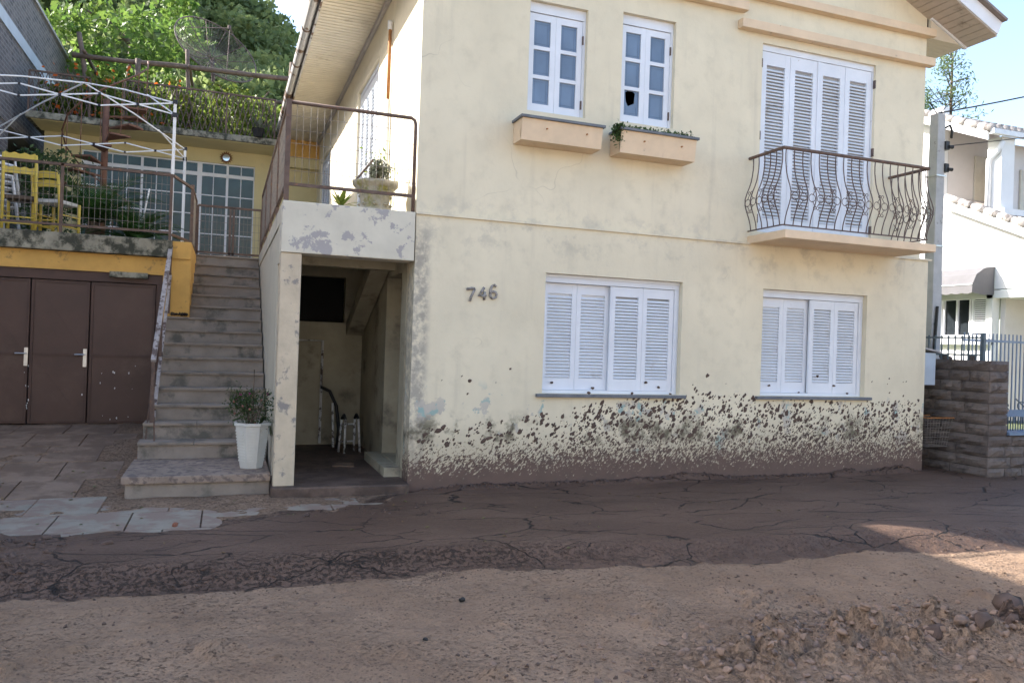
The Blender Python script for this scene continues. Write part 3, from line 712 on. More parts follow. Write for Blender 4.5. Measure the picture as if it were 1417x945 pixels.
MB().box(x0+.002, x1-.002, .16, .25, z0, z1).build('door_backing', M['slat'], w)
# ---- glazed upper windows
def glazed(x0, x1, z0, z1, broken=False):
    w = thing('casement_window', None, None, ((x0+x1)/2, 0, z0)); w.parent = H; w.location = w.location - H.location
    dy = .075; m = MB(); m.box(x0, x1, dy, .2, z1-.10, z1).box(x0, x0+.016, dy, .2, z0, z1-.102).box(x1-.03, x1, dy, .2, z0, z1-.102).box(x0+.017, x1-.031, dy, .2, z0, z0+.02)
    m.build('frame', M['white'], w)
    a, b = x0+.018, x1-.032; mid = (a+b)/2
    for u0, u1 in ((a, mid-.001), (mid+.001, b)):
        st, tp, bt, mu = .058, .07, .075, .038
        zb, zt = z0+.022, z1-.106; m = MB(); d0, d1 = dy+.012, dy+.05
        m.box(u0, u0+st, d0, d1, zb, zt).box(u1-st, u1, d0, d1, zb, zt)
        ph = (zt-zb-tp-bt-2*mu)/3
        zz = zb+bt; m.box(u0+st, u1-st, d0+.001, d1, zb, zb+bt); rows = []
        for k in range(3):
            rows.append((zz, zz+ph)); zz += ph
            m.box(u0+st, u1-st, d0+.001, d1, zz, zz+(mu if k < 2 else tp)); zz += mu
        m.build('sash', M['white'], w)
        for k, (za, zc) in enumerate(rows):
            ua, ub = u0+st, u1-st; yy = dy+.03
            if broken and k == 0 and u0 == a:
                # pane with a hole knocked out near its top
                cx, cz = (ua+ub)/2-.012, zc-.085; pr = []
                angs = [0, .75, 1.2, 1.9, 2.4, 3.0, 3.8, 4.45, 4.9, 5.6]; rr = [.058, .088, .085, .085, .088, .060, .066, .088, .07, .074]
                inn = [(cx+r*.92*math.cos(t), min(zc-.004, cz+r*math.sin(t))) for t, r in zip(angs, rr)]
                def edge(t):
                    c, s_ = math.cos(t), math.sin(t); k1 = min(((ub-cx)/c if c > 1e-6 else (ua-cx)/c if c < -1e-6 else 9e9), ((zc-cz)/s_ if s_ > 1e-6 else (za-cz)/s_ if s_ < -1e-6 else 9e9))
                    return (cx+c*k1, cz+s_*k1)
                T = sorted([(t, i, 0) for i, t in enumerate(angs)])
                cor = [(ub, zc), (ua, zc), (ua, za), (ub, za)]
                out = [edge(t) for t in angs]; mm = MB(); n_ = len(angs)
                for i in range(n_):
                    j2 = (i+1) % n_; poly = [inn[i], out[i]]
                    t0, t1 = angs[i], angs[j2] + (6.2832 if j2 == 0 else 0)
                    cs = []
                    for cx_, cz_ in cor:
                        tt = math.atan2(cz_-cz, cx_-cx) % 6.28318
                        if t0 < tt < t1: cs.append((tt, (cx_, cz_)))
                    poly += [c for _, c in sorted(cs)] + [out[j2], inn[j2]]
                    mm.add([(p[0], yy, p[1]) for p in poly], [tuple(range(len(poly)))])
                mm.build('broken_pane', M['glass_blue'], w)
            else:
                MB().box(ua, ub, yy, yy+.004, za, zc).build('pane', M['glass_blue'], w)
            m = MB(); e = .028; ln = .003
            for (p, q_) in (((ua+e, za+.012), (ua+e, zc-.012)), ((ub-e, za+.012), (ub-e, zc-.012)), ((ua+.012, za+e), (ub-.012, za+e)), ((ua+.012, zc-e), (ub-.012, zc-e))):
                if broken and k == 0 and u0 == a and (p[1] > zc-.06 or p[0] == ua+e or p[0] == ub-e): q_ = (q_[0], min(q_[1], zc-.17)); 
                if p[1] >= q_[1] and p[0] == q_[0]: continue
                if broken and k == 0 and u0 == a and p[1] > zc-.06: continue
                m.beam((p[0], yy-.001, p[1]), (q_[0], yy-.001, q_[1]), ln, .002)
            m.build('etched_border', M['lead'], w)
    for zz in (z0+.1, z1-.35): MB().box(x1-.034, x1-.022, dy-.006, dy+.012, zz, zz+.09).build('hinge', M['iron2'], w)
    MB().box(x0, x1, .235, .262, z0, z1).build('room_dark', M['dark'], w) if not broken else None
    return w
glazed(*UW[0]); glazed(*UW[1], broken=True)
# ---- planter boxes under the upper windows
def planter(x0, x1, z0, z1):
    p = thing('planter_box', None, None, ((x0+x1)/2, -.1, z0)); p.parent = H; p.location = p.location - H.location
    y0 = -.24
    m = MB(); m.prism([(y0+.03, z0), (y0, z1), (y0+.035, z1), (y0+.06, z0+.03), (.018, z0+.03), (.018, z0)], 'x', x0, x1)
    m.box(x0, x0+.03, y0+.04, .018, z0+.031, z1).box(x1-.03, x1, y0+.04, .018, z0+.031, z1); m.build('box', M['peach'], p)
    m = MB(); m.box(x0-.02, x1+.02, y0-.025, y0+.04, z1+.001, z1+.026).box(x0-.02, x0+.035, y0+.041, .017, z1+.001, z1+.026).box(x1-.035, x1+.02, y0+.041, .017, z1+.001, z1+.026)
    m.build('slate_cap', M['slate'], p)
    MB().box(x0+.031, x1-.031, y0+.06, .017, z1-.06, z1-.03).build('soil', M['soil'], p)
    for f in (.30, .80):
        xx = x0+(x1-x0)*f; MB().tube([(xx, y0+.02, z0+(z1-z0)*.62), (xx, y0-.008, z0+(z1-z0)*.6)], .008, 8).build('drain_hole', M['rust'], p)
    return p
planter(.97, 1.845, 3.47, 3.68); p2 = planter(2.06, 2.96, 3.47, 3.695)
def leaves(n, samp, size, seed=0, aspect=.55, droop=0.2, up=None):
    rg = np.random.default_rng(seed); P = samp(rg, n); n = len(P)
    s = size*rg.uniform(.6, 1.3, n)
    d = rg.normal(size=(n, 3)); d[:, 2] -= droop; 
    if up is not None: d = d*.6 + up
    d /= np.linalg.norm(d, axis=1)[:, None]
    e = rg.normal(size=(n, 3)); e -= (e*d).sum(1)[:, None]*d; e /= np.linalg.norm(e, axis=1)[:, None]
    nn = np.cross(d, e)
    s = s[:, None]
    V = np.stack([P-d*s, P+e*s*aspect+nn*s*.18-d*s*.15, P+d*s, P-e*s*aspect+nn*s*.18-d*s*.15], 1).reshape(-1, 3)
    F = np.arange(4*n).reshape(n, 4); return V, F
def leafobj(name, mat, parent, n, samp, size, seed=0, kind='stuff', **kw):
    V, F = leaves(n, samp, size, seed, **kw); o = npmesh(name, V, F, mat, parent)
    if kind and parent is not None: o['kind'] = kind
    return o
def iv(rg, n):
    x = rg.uniform(2.08, 2.93, n); k = rg.random(n) < .22
    z = 3.715+rg.gamma(1.2, .014, n); y = rg.uniform(-.22, -.05, n)
    x = np.where(k, 2.035+rg.normal(0, .022, n), x); z = np.where(k, 3.75-np.abs(rg.normal(0, .08, n)), z); y = np.where(k, -.2+rg.normal(0, .04, n), y)
    bump = (x > 2.5)*(rg.random(n) < .2); z = z+bump*rg.uniform(0, .05, n)
    return np.stack([x, y, z], -1)
pl = thing('trailing_plant', 'low trailing green plant spilling over the slate-capped planter box', 'plant', (2.45, -.14, 3.66))
leafobj('foliage', M['leaf_dark'], pl, 1300, iv, .019, 3)
# ---- balcony
B = thing('balcony', None, None, (4.88, -.3, 2.68)); B.parent = H; B.location = B.location - H.location
MB().box(3.84, 5.98, -.62, .018, 2.685, 2.775).build('slab', M['peach'], B, bevel=.008)
ry, rx0, rx1, rzt, rzb = -.56, 3.85, 5.90, 3.655, 2.83
MB().tube([(rx0-.01, .02, rzt), (rx0-.01, ry, rzt), (rx1, ry, rzt)], .019, 8).build('handrail', M['iron'], B)
MB().tube([(rx1, ry, rzt), (rx1, .02, rzt)], .019, 8).build('handrail', M['iron'], B)
MB().beam((rx0, ry, rzb), (rx1, ry, rzb), .022, .012).beam((rx0, ry, rzb), (rx0, .02, rzb), .022, .011).beam((rx1, ry, rzb), (rx1, .02, rzb), .022, .011).build('bottom_rail', M['iron2'], B)
def belly(t): return .15*math.sin(math.pi*min(1, max(0, t))**.62)**1.6 if t < 1 else 0
def bprof(t):  # outward offset against height fraction
    return .095*math.exp(-((t-.38)/.22)**2) - .008*math.exp(-((t-.88)/.1)**2)
pts = [(0, -bprof(t/12), rzb+(rzt-rzb)*t/12) for t in range(13)]
me, _ = MB().tube([(0, y_, z_-rzb) for _, y_, z_ in pts], .0062, 5).mesh('baluster', smooth=True, origin=(0, 0, 0)); me.materials.append(M['iron2'])
sc_m = MB()
def scroll(m, x, z, sx, sz, r=.024):
    P_ = []
    for k in range(9):
        t = k/8*4.4; P_.append((x+sx*(r - r*(1-.08*k)*math.cos(t)), 0, z+sz*r*(1-.08*k)*math.sin(t)))
    m.tube(P_, .0042, 4)
for sx in (-1, 1):
    for sz in (-1, 1):
        scroll(sc_m, 0, sz*.10, sx, sz)
        sc_m.tube([(0, 0, sz*.10), (sx*.03, 0, sz*.065), (sx*.05, 0, sz*.032)], .0042, 4)
scm, _ = sc_m.mesh('scrollwork', origin=(0, 0, 0)); scm.materials.append(M['iron2'])
rgm, _ = MB().ring((0, 0, 0), (1, 0, 0), (0, 0, 1), .042, .0042, 14, 4).mesh('iron_ring', origin=(0, 0, 0)); rgm.materials.append(M['iron2'])
zc = rzb+(rzt-rzb)*.36; off = bprof(.36)
def run(n, P0, D, ang):
    sp_ = D.length/n
    for k in range(n+1):
        c = P0 + D*(k/n)
        link_mesh('baluster', me, None, B, (c.x, c.y, rzb), (0, 0, ang))
    out = Vector((math.sin(ang), -math.cos(ang), 0))*off
    for k in range(n):
        c = P0 + D*((k+.5)/n) + out; link_mesh('iron_ring', rgm, None, B, (c.x, c.y, zc), (0, 0, ang))
        if k % 2 == 0:
            c = P0 + D*((k+1)/n) + out*1.02; link_mesh('scrollwork', scm, None, B, (c.x, c.y, zc), (0, 0, ang))['kind'] = 'stuff'
run(18, Vector((rx0+.02, ry, 0)), Vector((rx1-rx0-.04, 0, 0)), 0)
run(5, Vector((rx0, -.03, 0)), Vector((0, ry+.07, 0)), -math.pi/2)
run(5, Vector((rx1, ry+.04, 0)), Vector((0, -ry-.07, 0)), math.pi/2)
# ---- house number
def digit(strokes, x, z, s, dy=-.012):
    m = MB()
    for st in strokes: m.tube([(x+u*s, dy, z+v*s) for u, v in st], .0135, 6)
    o = m.build('number_digit', M['number'], H, smooth=True); return o
D7 = [[(0, .78), (.02, .95), (.12, .9), (.3, .96), (.55, .94)], [(.55, .94), (.42, .6), (.28, .3), (.2, 0)]]
D4 = [[(.42, 1), (.2, .62), (0, .3), (.3, .32), (.62, .36)], [(.48, .66), (.46, .35), (.44, 0)]]
a6 = [(.5, .9), (.36, 1), (.18, .9), (.06, .6), (.04, .3), (.14, .06), (.32, 0), (.5, .1), (.55, .3), (.45, .48), (.28, .52), (.12, .42), (.05, .28)]
digit(D7, .535, 1.865, .135); digit(D4, .655, 1.885, .125); digit([a6], .765, 1.905, .135)
# ---- side doors (shuttered), drainpipe
def side_door(y0, y1, zb, zt):
    w = thing('side_shutter_door', None, None, (0, (y0+y1)/2, zb)); w.parent = H; w.location = w.location - H.location
    MB().box(.04, .12, y0, y1, zt-.07, zt).box(.04, .12, y0, y0+.03, zb, zt-.071).box(.04, .12, y1-.03, y1, zb, zt-.071).build('frame', M['white'], w)
    q_ = (y1-y0-.064)/4
    for k in range(4): slat_leaf(w, (.045, y1-.032-k*q_-.002, zb+.01), (0, -1, 0), (-1, 0, 0), q_-.004, zt-zb-.09, st=.06, top=.12, bot=.2, pitch=.05)
    MB().box(.125, .18, y0, y1, zb, zt).build('door_backing', M['slat'], w)
side_door(2.35, 4.0, 2.72, 5.0); side_door(7.0, 8.6, 2.72, 4.95)
dp = thing('drainpipe', None, None, (-.04, 1.55, 2.7)); dp.parent = H; dp.location = dp.location - H.location
MB().tube([(-.035, 1.5, 2.7), (-.035, 1.5, 4.2)], .028, 8).build('lower_pipe', M['pipe'], dp, smooth=True)
MB().tube([(-.033, 1.5, 4.2), (-.033, 1.5, 5.0)], .02, 8).build('rusty_pipe', M['rust'], dp, smooth=True)
MB().tube([(-.034, 1.5, 5.0), (-.036, 1.5, 5.1)], .03, 8).build('pipe_end', M['pipe'], dp, smooth=True)
# ---- porch: slab, beam, pillar, railing
PO = thing('porch', None, None, (-.62, 2.5, 0)); PO.parent = H; PO.location = PO.location - H.location
PX = -1.24
MB().box(PX, -.014, -.03, .22, 2.22, ZP).build('beam', M['beam'], PO, bevel=.01)
MB().box(PX+.002, -.014, .221, 5.3, 2.52, ZP-.004).build('slab', M['porch'], PO)
MB().box(PX, PX+.185, -.012, .2, -.1, 2.219).build('pillar', M['pillar'], PO, bevel=.012)
MB().wall((PX+.012, 5.3, -.1), (0, -1, 0), (-1, 0, 0), 4.75, 2.615, [], .14).build('stair_wall', M['porch'], PO)
MB().box(PX+.005, PX+.15, .201, .549, 2.15, 2.519).build('side_lintel', M['porch'], PO)
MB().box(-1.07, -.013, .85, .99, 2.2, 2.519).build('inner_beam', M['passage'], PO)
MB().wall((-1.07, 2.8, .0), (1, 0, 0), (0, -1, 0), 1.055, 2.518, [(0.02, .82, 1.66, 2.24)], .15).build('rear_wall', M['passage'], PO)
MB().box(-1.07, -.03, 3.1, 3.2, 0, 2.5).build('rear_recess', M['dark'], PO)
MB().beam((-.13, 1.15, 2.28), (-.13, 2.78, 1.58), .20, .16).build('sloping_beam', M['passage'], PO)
MB().box(PX-.02, .0, -.10, 2.8, -.15, .10).build('passage_floor', M['mudfloor'], PO, bevel=.02)
MB().box(-.17, -.013, .3, 1.45, .10, .19).build('floor_kerb', M['passage'], PO)
# thin pipes on rear wall
MB().tube([(-1.0, 2.76, 1.42), (-.52, 2.76, 1.42), (-.52, 2.76, .12)], .018, 6).build('wall_pipe', M['walker'], PO)
RL = thing('porch_railing', None, None, (-.6, .05, ZP)); RL.parent = H; RL.location = RL.location - H.location
zt_, zl_ = 3.60, 2.85
MB().beam((PX+.03, .03, ZP), (PX+.03, .03, zt_+.02), .045, .045).build('post', M['iron'], RL)
MB().tube([(PX+.03, .03, zt_), (-.07, .03, zt_), (-.04, .03, zt_-.02), (-.03, .03, zt_-.06), (-.03, .03, ZP-.02)], .018, 8).build('top_rail', M['iron'], RL, smooth=True)
MB().beam((PX+.05, .03, zl_), (-.04, .03, zl_), .028, .028).build('lower_rail', M['iron'], RL)
MB().beam((PX+.03, .06, zt_), (PX+.03, 5.2, zt_), .035, .035).build('top_rail', M['iron'], RL)
MB().beam((PX+.03, .06, zl_), (PX+.03, 5.2, zl_), .028, .028).build('lower_rail', M['iron'], RL)
for yy in (1.3, 2.6, 3.9, 5.2): MB().beam((PX+.03, yy, ZP-.1), (PX+.03, yy, zt_-.02), .032, .032).build('post', M['iron'], RL)
m = MB()
x = PX+.1
while x < -.06: m.tube([(x, .03, zl_), (x+random.uniform(-.004, .004), .03, zt_)], .0022, 4); x += .062
for k in range(1, 6): m.tube([(PX+.05, .03, zl_+(zt_-zl_)*k/6), (-.035, .03, zl_+(zt_-zl_)*k/6)], .0022, 4)
m.build('wire_mesh', M['wire'], RL)
m = MB(); y = .15
while y < 5.2: m.tube([(PX+.03, y, zl_), (PX+.03, y, zt_)], .0025, 4); y += .062
for k in range(1, 6): m.tube([(PX+.03, .05, zl_+(zt_-zl_)*k/6), (PX+.03, 5.2, zl_+(zt_-zl_)*k/6)], .0025, 4)
m.build('wire_mesh', M['wire'], RL)
# ---- raised mud splashes on the plaster, too many to count
def splat(n, seed):
    rg = np.random.default_rng(seed); Vs, Fs, b = [], [], 0
    k = 0
    while k < n:
        x = rg.uniform(.1, 6.5); t = rg.random()
        top = float(np.interp(x, [0, .6, 1.2, 2.2, 3.2, 4.4, 5.5, 6.5], [.62, .66, .74, .92, 1.02, .94, .90, .95]))
        z = .22+(top-.22)*rg.beta(1.5, 1.3)
        if rg.random() < .02: z = rg.uniform(.9, 1.22)
        if z > .93 and (1.3 < x < 3.06 or 4.0 < x < 5.68): continue
        den = 1.0 if x > 1.7 else .45
        if rg.random() > den: continue
        k += 1
        l = rg.gamma(2.0, .0052)+.004; l = min(l, .040)
        if z < .45: l *= .6
        wd = l*rg.uniform(.42, .8); ang = math.radians(rg.normal(48, 12)); nseg = 9
        ca, sa = math.cos(ang), math.sin(ang); rr = rg.uniform(.65, 1.25, nseg)
        ring = [((l*rr[q_]*math.cos(2*math.pi*q_/nseg)), (wd*rr[q_]*math.sin(2*math.pi*q_/nseg))) for q_ in range(nseg)]
        P_ = [(x+u*ca-v*sa, -.0005, z+u*sa+v*ca) for u, v in ring] + [(x+.55*(u*ca-v*sa), -.003-l*.10, z+.55*(u*sa+v*ca)) for u, v in ring] + [(x, -.004-l*.16, z)]
        Fq = []
        for q_ in range(nseg):
            r_ = (q_+1) % nseg; Fq += [(b+q_, b+r_, b+nseg+r_), (b+q_, b+nseg+r_, b+nseg+q_), (b+nseg+q_, b+nseg+r_, b+2*nseg)]
        Vs += P_; Fs += Fq; b += len(P_)
    return Vs, Fs
V, F = splat(2600, 5); o = npmesh('mud_splashes', V, F, M['clod_wet'], H); o['kind'] = 'stuff'
V, F = [], []
for (x, z, y_) in [(1.52, 1.07, .11), (2.62, 1.09, .075), (2.0, 1.02, .11), (2.78, 1.04, .075), (4.28, 1.08, .11), (4.95, 1.2, .075), (5.2, 1.09, .075), (4.7, 1.0, .10), (5.4, 1.0, .07), (1.9, .975, .0), (2.4, .975, -.02), (2.9, .972, .02)]:
    l = .018; b = len(V); nseg = 8
    for q_ in range(nseg): V.append((x+l*1.2*math.cos(q_*.785)*random.uniform(.6, 1.3), y_-.001, z+l*.8*math.sin(q_*.785)*random.uniform(.6, 1.3)))
    V.append((x, y_-.012, z)); F += [(b+q_, b+(q_+1) % nseg, b+nseg) for q_ in range(nseg)]
o = npmesh('shutter_splashes', V, F, M['clod_wet'], H); o['kind'] = 'stuff'
# ================================================================== outside staircase
ST = thing('outdoor_staircase', 'worn grey concrete staircase rising between the garage and the porch pillar', 'staircase', (-1.85, 2.6, 0))
MB().box(-2.46, -1.262, .10, 1.10, -.10, .13).build('landing_base', M['step'], ST, bevel=.01)
MB().box(-2.49, -1.258, .07, 1.12, .131, .20).build('landing', M['landing'], ST, bevel=.012)
NR, TOP = 15, 2.64; rise = (TOP-.20)/NR; tread = .288; Y0 = 1.10
for i in range(NR):
    zt = .20+rise*(i+1); y = Y0+tread*i; lo_ = i < 9
    xa, xb = ((-2.44 if i < 2 else -2.40) if lo_ else -2.13), -1.245
    if i == 0: xa = -2.46
    s_ = thing('step', None, None, ((xa+xb)/2, y, zt)); s_.parent = ST; s_.location = s_.location - ST.location
    ye = y+tread-.002 if i < NR-1 else y+.6
    MB().box(xa, xb, y+.012, ye, max(-.1, zt-.9) if i > 4 else -.1, zt-.028).build('riser', M['riser'], s_)
    m = MB(); mid_ = xa+(xb-xa)*.42
    m.box(xa-.005, mid_-.0015, y-.016, ye, zt-.0275, zt).box(mid_+.0015, xb, y-.016, ye, zt-.0275, zt); m.build('tread', M['step'], s_, bevel=.004)
HR = thing('handrail', None, None, (-2.4, 2.4, .2)); HR.parent = ST; HR.location = HR.location - ST.location
hx_ = -2.37
p0, p1 = (hx_, 1.42, 1.16), (hx_, 3.42, 2.56)
MB().beam(p0, p1, .05, .03).build('flat_bar', M['rail_white'], HR)
MB().beam((hx_, 1.42, .20), (hx_, 1.42, 1.15), .035, .035).build('post', M['iron'], HR)
MB().beam((hx_+.005, 1.44, .40), (hx_+.005, 3.42, 2.18), .035, .03).build('lower_bar', M['rail_white'], HR)
MB().beam((hx_, 2.30, .95), (hx_, 2.30, 1.78), .03, .03).build('post', M['iron'], HR)
MB().beam((hx_, 3.42, 1.7), (hx_, 3.42, 2.56), .03, .03).build('post', M['iron'], HR)
for zz in (2.545, 2.2): MB().beam((hx_, 3.42, zz), (-2.14, 3.62, zz), .025, .025).build('bracket', M['iron'], HR)
MB().tube([(hx_-.05, 1.35, .22), (hx_-.02, 1.5, .9)], .008, 5).tube([(hx_+.06, 1.18, .21), (hx_+.02, 1.3, .85)], .008, 5).build('stay_rod', M['iron'], HR)
V, F = [], []
b = 0
for k in range(7):
    W = lump(.035, .7, 200+k)+np.array([-2.33+.03*k, 3.38+random.uniform(-.02, .03), .2+rise*9+.03]); V.append(W); F.append(IF+b); b += len(W)
tag(npmesh('dead_leaves_clump', np.concatenate(V), np.concatenate(F), M['soil']), 'dark clump of wet leaves in the corner of the stair below the ochre wall', 'leaves', kind='stuff')
# ================================================================== garage with roof terrace
ZT = 2.62; GY = 3.42
G = thing('garage', 'ochre garage with brown sheet metal doors carrying a railed terrace', 'garage', (-4.2, 5.5, 0))
MB().wall((-7.0, GY, -.2), (1, 0, 0), (0, -1, 0), 4.87, ZT-.22+.2, [(.4, 4.55, .2, 2.38)], .2).build('front_wall', M['orange'], G)
MB().box(-2.33, -2.131, GY+.201, 5.3, -.2, ZT-.001).build('side_wall', M['orange'], G)
MB().box(-2.35, -2.131, GY-.02, GY+.2, ZT-.22, ZT-.002).build('corner_block', M['orange'], G)
MB().box(-7.0, -2.352, GY-.10, 5.3, ZT-.215, ZT).build('terrace_slab', M['slab'], G, bevel=.012)
MB().box(-7.0, -2.332, 5.301, 9.19, ZT-.25, ZT-.002).build('terrace_floor', M['step'], G)
MB().box(-2.33, -.02, 5.55, 9.19, ZT-.25, ZT-.004).build('stairhead_floor', M['step'], G)
MB().box(-6.9, -2.36, 5.0, 5.2, -.2, 2.3).build('garage_back', M['dark'], G)
gd = thing('garage_door', None, None, (-4.5, GY, .28)); gd.parent = G; gd.location = gd.location - G.location
gy = GY+.06
MB().box(-6.6, -2.45, gy-.03, gy+.05, 2.06, 2.18).box(-2.52, -2.45, gy-.03, gy+.05, .28, 2.059).build('door_frame', M['garage_frame'], gd)
for a, b_ in ((-5.40, -4.645), (-4.64, -3.905), (-3.90, -3.265), (-3.26, -2.525)):
    MB().box(a+.004, b_-.004, gy, gy+.02, .30, 2.05).build('door_panel', M['garage'], gd)
    m = MB()
    for u in (a+.006, b_-.036): m.box(u, u+.03, gy-.014, gy-.001, .31, 2.045)
    for zz in (.31, 1.13, 2.015): m.box(a+.037, b_-.037, gy-.012, gy-.001, zz, zz+.03)
    m.build('panel_frame', M['garage_frame'], gd)
    # pressed diagonal creases
    m = MB(); 
    for z0_, z1_ in ((.345, 1.125), (1.165, 2.01)): m.beam((a+.04, gy-.001, z1_), (b_-.04, gy-.001, z0_), .003, .012)
    m.build('crease', M['garage'], gd)
for hx in (-3.93, -3.30): 
    m = MB(); m.box(hx-.02, hx+.02, gy-.022, gy-.013, 1.0, 1.22).tube([(hx, gy-.05, 1.15), (hx-.11, gy-.055, 1.15)], .009, 6).tube([(hx, gy-.014, 1.15), (hx, gy-.05, 1.15)], .009, 6)
    m.build('door_handle', M['steel'], gd)
m = MB()
for k in range(26):
    x, z = (random.gauss(-3.915, .012), random.uniform(.45, 1.2)) if k < 12 else (random.gauss(-2.95, .2), random.choice([.36, .40, .75, .95, 1.0]) + random.gauss(0, .04))
    r_ = random.uniform(.003, .008); m.add([(x+r_*math.cos(t)*random.uniform(.5, 1.4), gy-.0155, z+r_*2*math.sin(t)*random.uniform(.5, 1.4)) for t in (0, 1, 2, 3, 4, 5, 5.8)], [tuple(range(7))])
m.build('paint_chip', M['chip'], gd)['kind'] = 'stuff'
MB().box(-3.05, -2.62, GY-.06, GY-.005, 2.12, 2.19).build('lamp_batten', M['slab'], G, bevel=.005)
# terrace railing of wire mesh
TR = thing('terrace_railing', None, None, (-3.5, GY, ZT)); TR.parent = G; TR.location = TR.location - G.location
ty, tz0, tz1 = GY-.03, ZT+.08, ZT+.83
MB().beam((-7, ty, tz1), (-2.40, ty, tz1), .034, .034).build('top_rail', M['iron'], TR)
MB().beam((-7, ty, tz0+.02), (-2.40, ty, tz0+.02), .028, .028).build('bottom_rail', M['iron'], TR)
for xx in (-6.3, -4.95, -3.60, -2.385): MB().beam((xx, ty, ZT-.12 if xx > -4 and xx < -3 else ZT), (xx, ty, tz1+.01), .034, .034).build('post', M['iron'], TR)
m = MB(); x = -6.9
while x < -2.42: m.tube([(x, ty+.01, tz0), (x+random.uniform(-.006, .006), ty+.01, tz1)], .0024, 4); x += .062
for k in range(1, 6): m.tube([(-6.95, ty+.01, tz0+(tz1-tz0)*k/6), (-2.40, ty+.01, tz0+(tz1-tz0)*k/6)], .0024, 4)
m.build('wire_mesh', M['wire'], TR)
# side run to stair head and gate
MB().beam((-2.37, ty+.03, tz1), (-2.16, 3.95, tz1-.05), .03, .03).beam((-2.16, 3.95, tz1-.05), (-2.16, 5.25, tz1), .03, .03).build('side_top_rail', M['iron'], TR)
MB().beam((-2.37, ty+.03, tz0), (-2.16, 3.95, tz0-.02), .028, .028).beam((-2.16, 3.95, tz0-.02), (-2.16, 5.25, tz0), .028, .028).build('side_bottom_rail', M['iron'], TR)
for yy in (3.96, 5.25): MB().beam((-2.16, yy, ZT), (-2.16, yy, tz1), .04, .04).build('post', M['iron'], TR)
m = MB(); y = 4.0
while y < 5.25: m.tube([(-2.16, y, tz0), (-2.16, y, tz1-.03)], .0024, 4); y += .062
m.build('wire_mesh', M['wire'], TR)
GT = thing('stair_gate', 'low brown mesh gate at the head of the grey staircase', 'gate', (-1.68, 5.3, TOP))
gz0, gz1 = TOP+.05, TOP+.75
MB().beam((-2.13, 5.28, gz1), (-1.22, 5.28, gz1), .03, .03).build('top_rail', M['iron'], GT)
MB().beam((-2.13, 5.28, gz0), (-1.22, 5.28, gz0), .03, .03).build('bottom_rail', M['iron'], GT)
for xx in (-2.13, -1.67, -1.62, -1.22): MB().beam((xx, 5.28, TOP), (xx, 5.28, gz1), .03, .03).build('post', M['iron'], GT)
m = MB(); x = -2.08
while x < -1.25: m.tube([(x, 5.285, gz0), (x, 5.285, gz1)], .0022, 4); x += .055
for k in range(1, 6): m.tube([(-2.13, 5.285, gz0+(gz1-gz0)*k/6), (-1.22, 5.285, gz0+(gz1-gz0)*k/6)], .0022, 4)
m.build('wire_mesh', M['wire'], GT)
# ================================================================== rear house
RH = thing('rear_house', 'pale yellow rear house with green glazed doors under a planted roof terrace', 'house', (-2.5, 11, 2.6))
RY = 9.2
MB().wall((-4.95, RY, 2.3), (1, 0, 0), (0, -1, 0), 4.97, 2.82, [(.62, 3.72, .30, 2.56)], .2).build('front_wall', M['rear'], RH)
MB().box(-4.95, -4.75, RY+.21, 14, 2.3, 5.04).build('left_wall', M['rear'], RH)
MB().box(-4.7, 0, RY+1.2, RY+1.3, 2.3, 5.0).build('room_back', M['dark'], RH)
MB().box(-5.08, -.80, 8.30, 14, 5.13, 5.25).build('roof_slab', M['slab'], RH, bevel=.01)
MB().box(-5.0, -.82, 8.36, RY, 5.12, 5.129).build('slab_soffit', M['rear'], RH)
MB().box(-.795, .0, 8.98, RY-.005, 5.10, 5.45).build('ochre_band', M['orange'], RH); MB().box(-.79, .0, 9.0, RY-.004, 4.9, 5.099).build('end_wall', M['rear'], RH)
gdr = thing('glazed_doors', None, None, (-2.78, RY, 2.6)); gdr.parent = RH; gdr.location = gdr.location - RH.location
X0, X1, ZB, ZTp = -4.33, -1.23, 2.6, 4.86
ncol = 12; cw = (X1-X0)/ncol; m = MB(); fy = RY+.05
rows = [ZB+.08+k*(4.60-ZB-.08)/5 for k in range(6)] 
for k in range(ncol+1):
    wd = .045 if k in (0, 4, 8, 10, 12) else .016
    if k == 8: wd = .09
    m.box(X0+k*cw-wd/2, X0+k*cw+wd/2, fy, fy+.045, ZB, ZTp)
m.build('mullion', M['wtrim'], gdr)
m = MB()
for z in rows: m.box(X0, X1, fy+.003, fy+.04, z-.01, z+.01)
m.box(X0, X1, fy-.004, fy+.043, 4.60, 4.66).box(X0, X1, fy-.002, fy+.043, ZTp-.03, ZTp).box(X0, X1, fy-.002, fy+.043, ZB, ZB+.08)
m.build('crossbar', M['wtrim'], gdr)
for k in range(ncol):
    a, b_ = X0+k*cw+.01, X0+(k+1)*cw-.01
    MB().box(a, b_, fy+.02, fy+.024, 4.665, ZTp-.03).build('pane', M['glass_green'], gdr)
    for q_ in range(5): MB().box(a, b_, fy+.02, fy+.024, rows[q_]+.012, rows[q_+1]-.012).build('pane', M['glass_green'], gdr)
m = MB(); c = Vector((-1.78, RY-.03, 4.98))
m.ring(c, (1, 0, 0), (0, 0, 1), .075, .016, 18, 6)
for k in range(16):
    t = 2*math.pi*k/16; d = Vector((math.cos(t), 0, math.sin(t))); e = Vector((-math.sin(t), 0, math.cos(t)))
    m.add([c+d*.08+e*.02, c+d*.08-e*.02, c+d*.13, c+d*.09+Vector((0, -.012, 0))], [(0, 1, 3), (1, 2, 3), (2, 0, 3)])
SO = thing('sun_mirror', 'small round sunburst mirror hanging above the green glazed doors', 'mirror', c-Vector((0, 0, .15)))
m.build('sunburst_frame', M['gold'], SO)
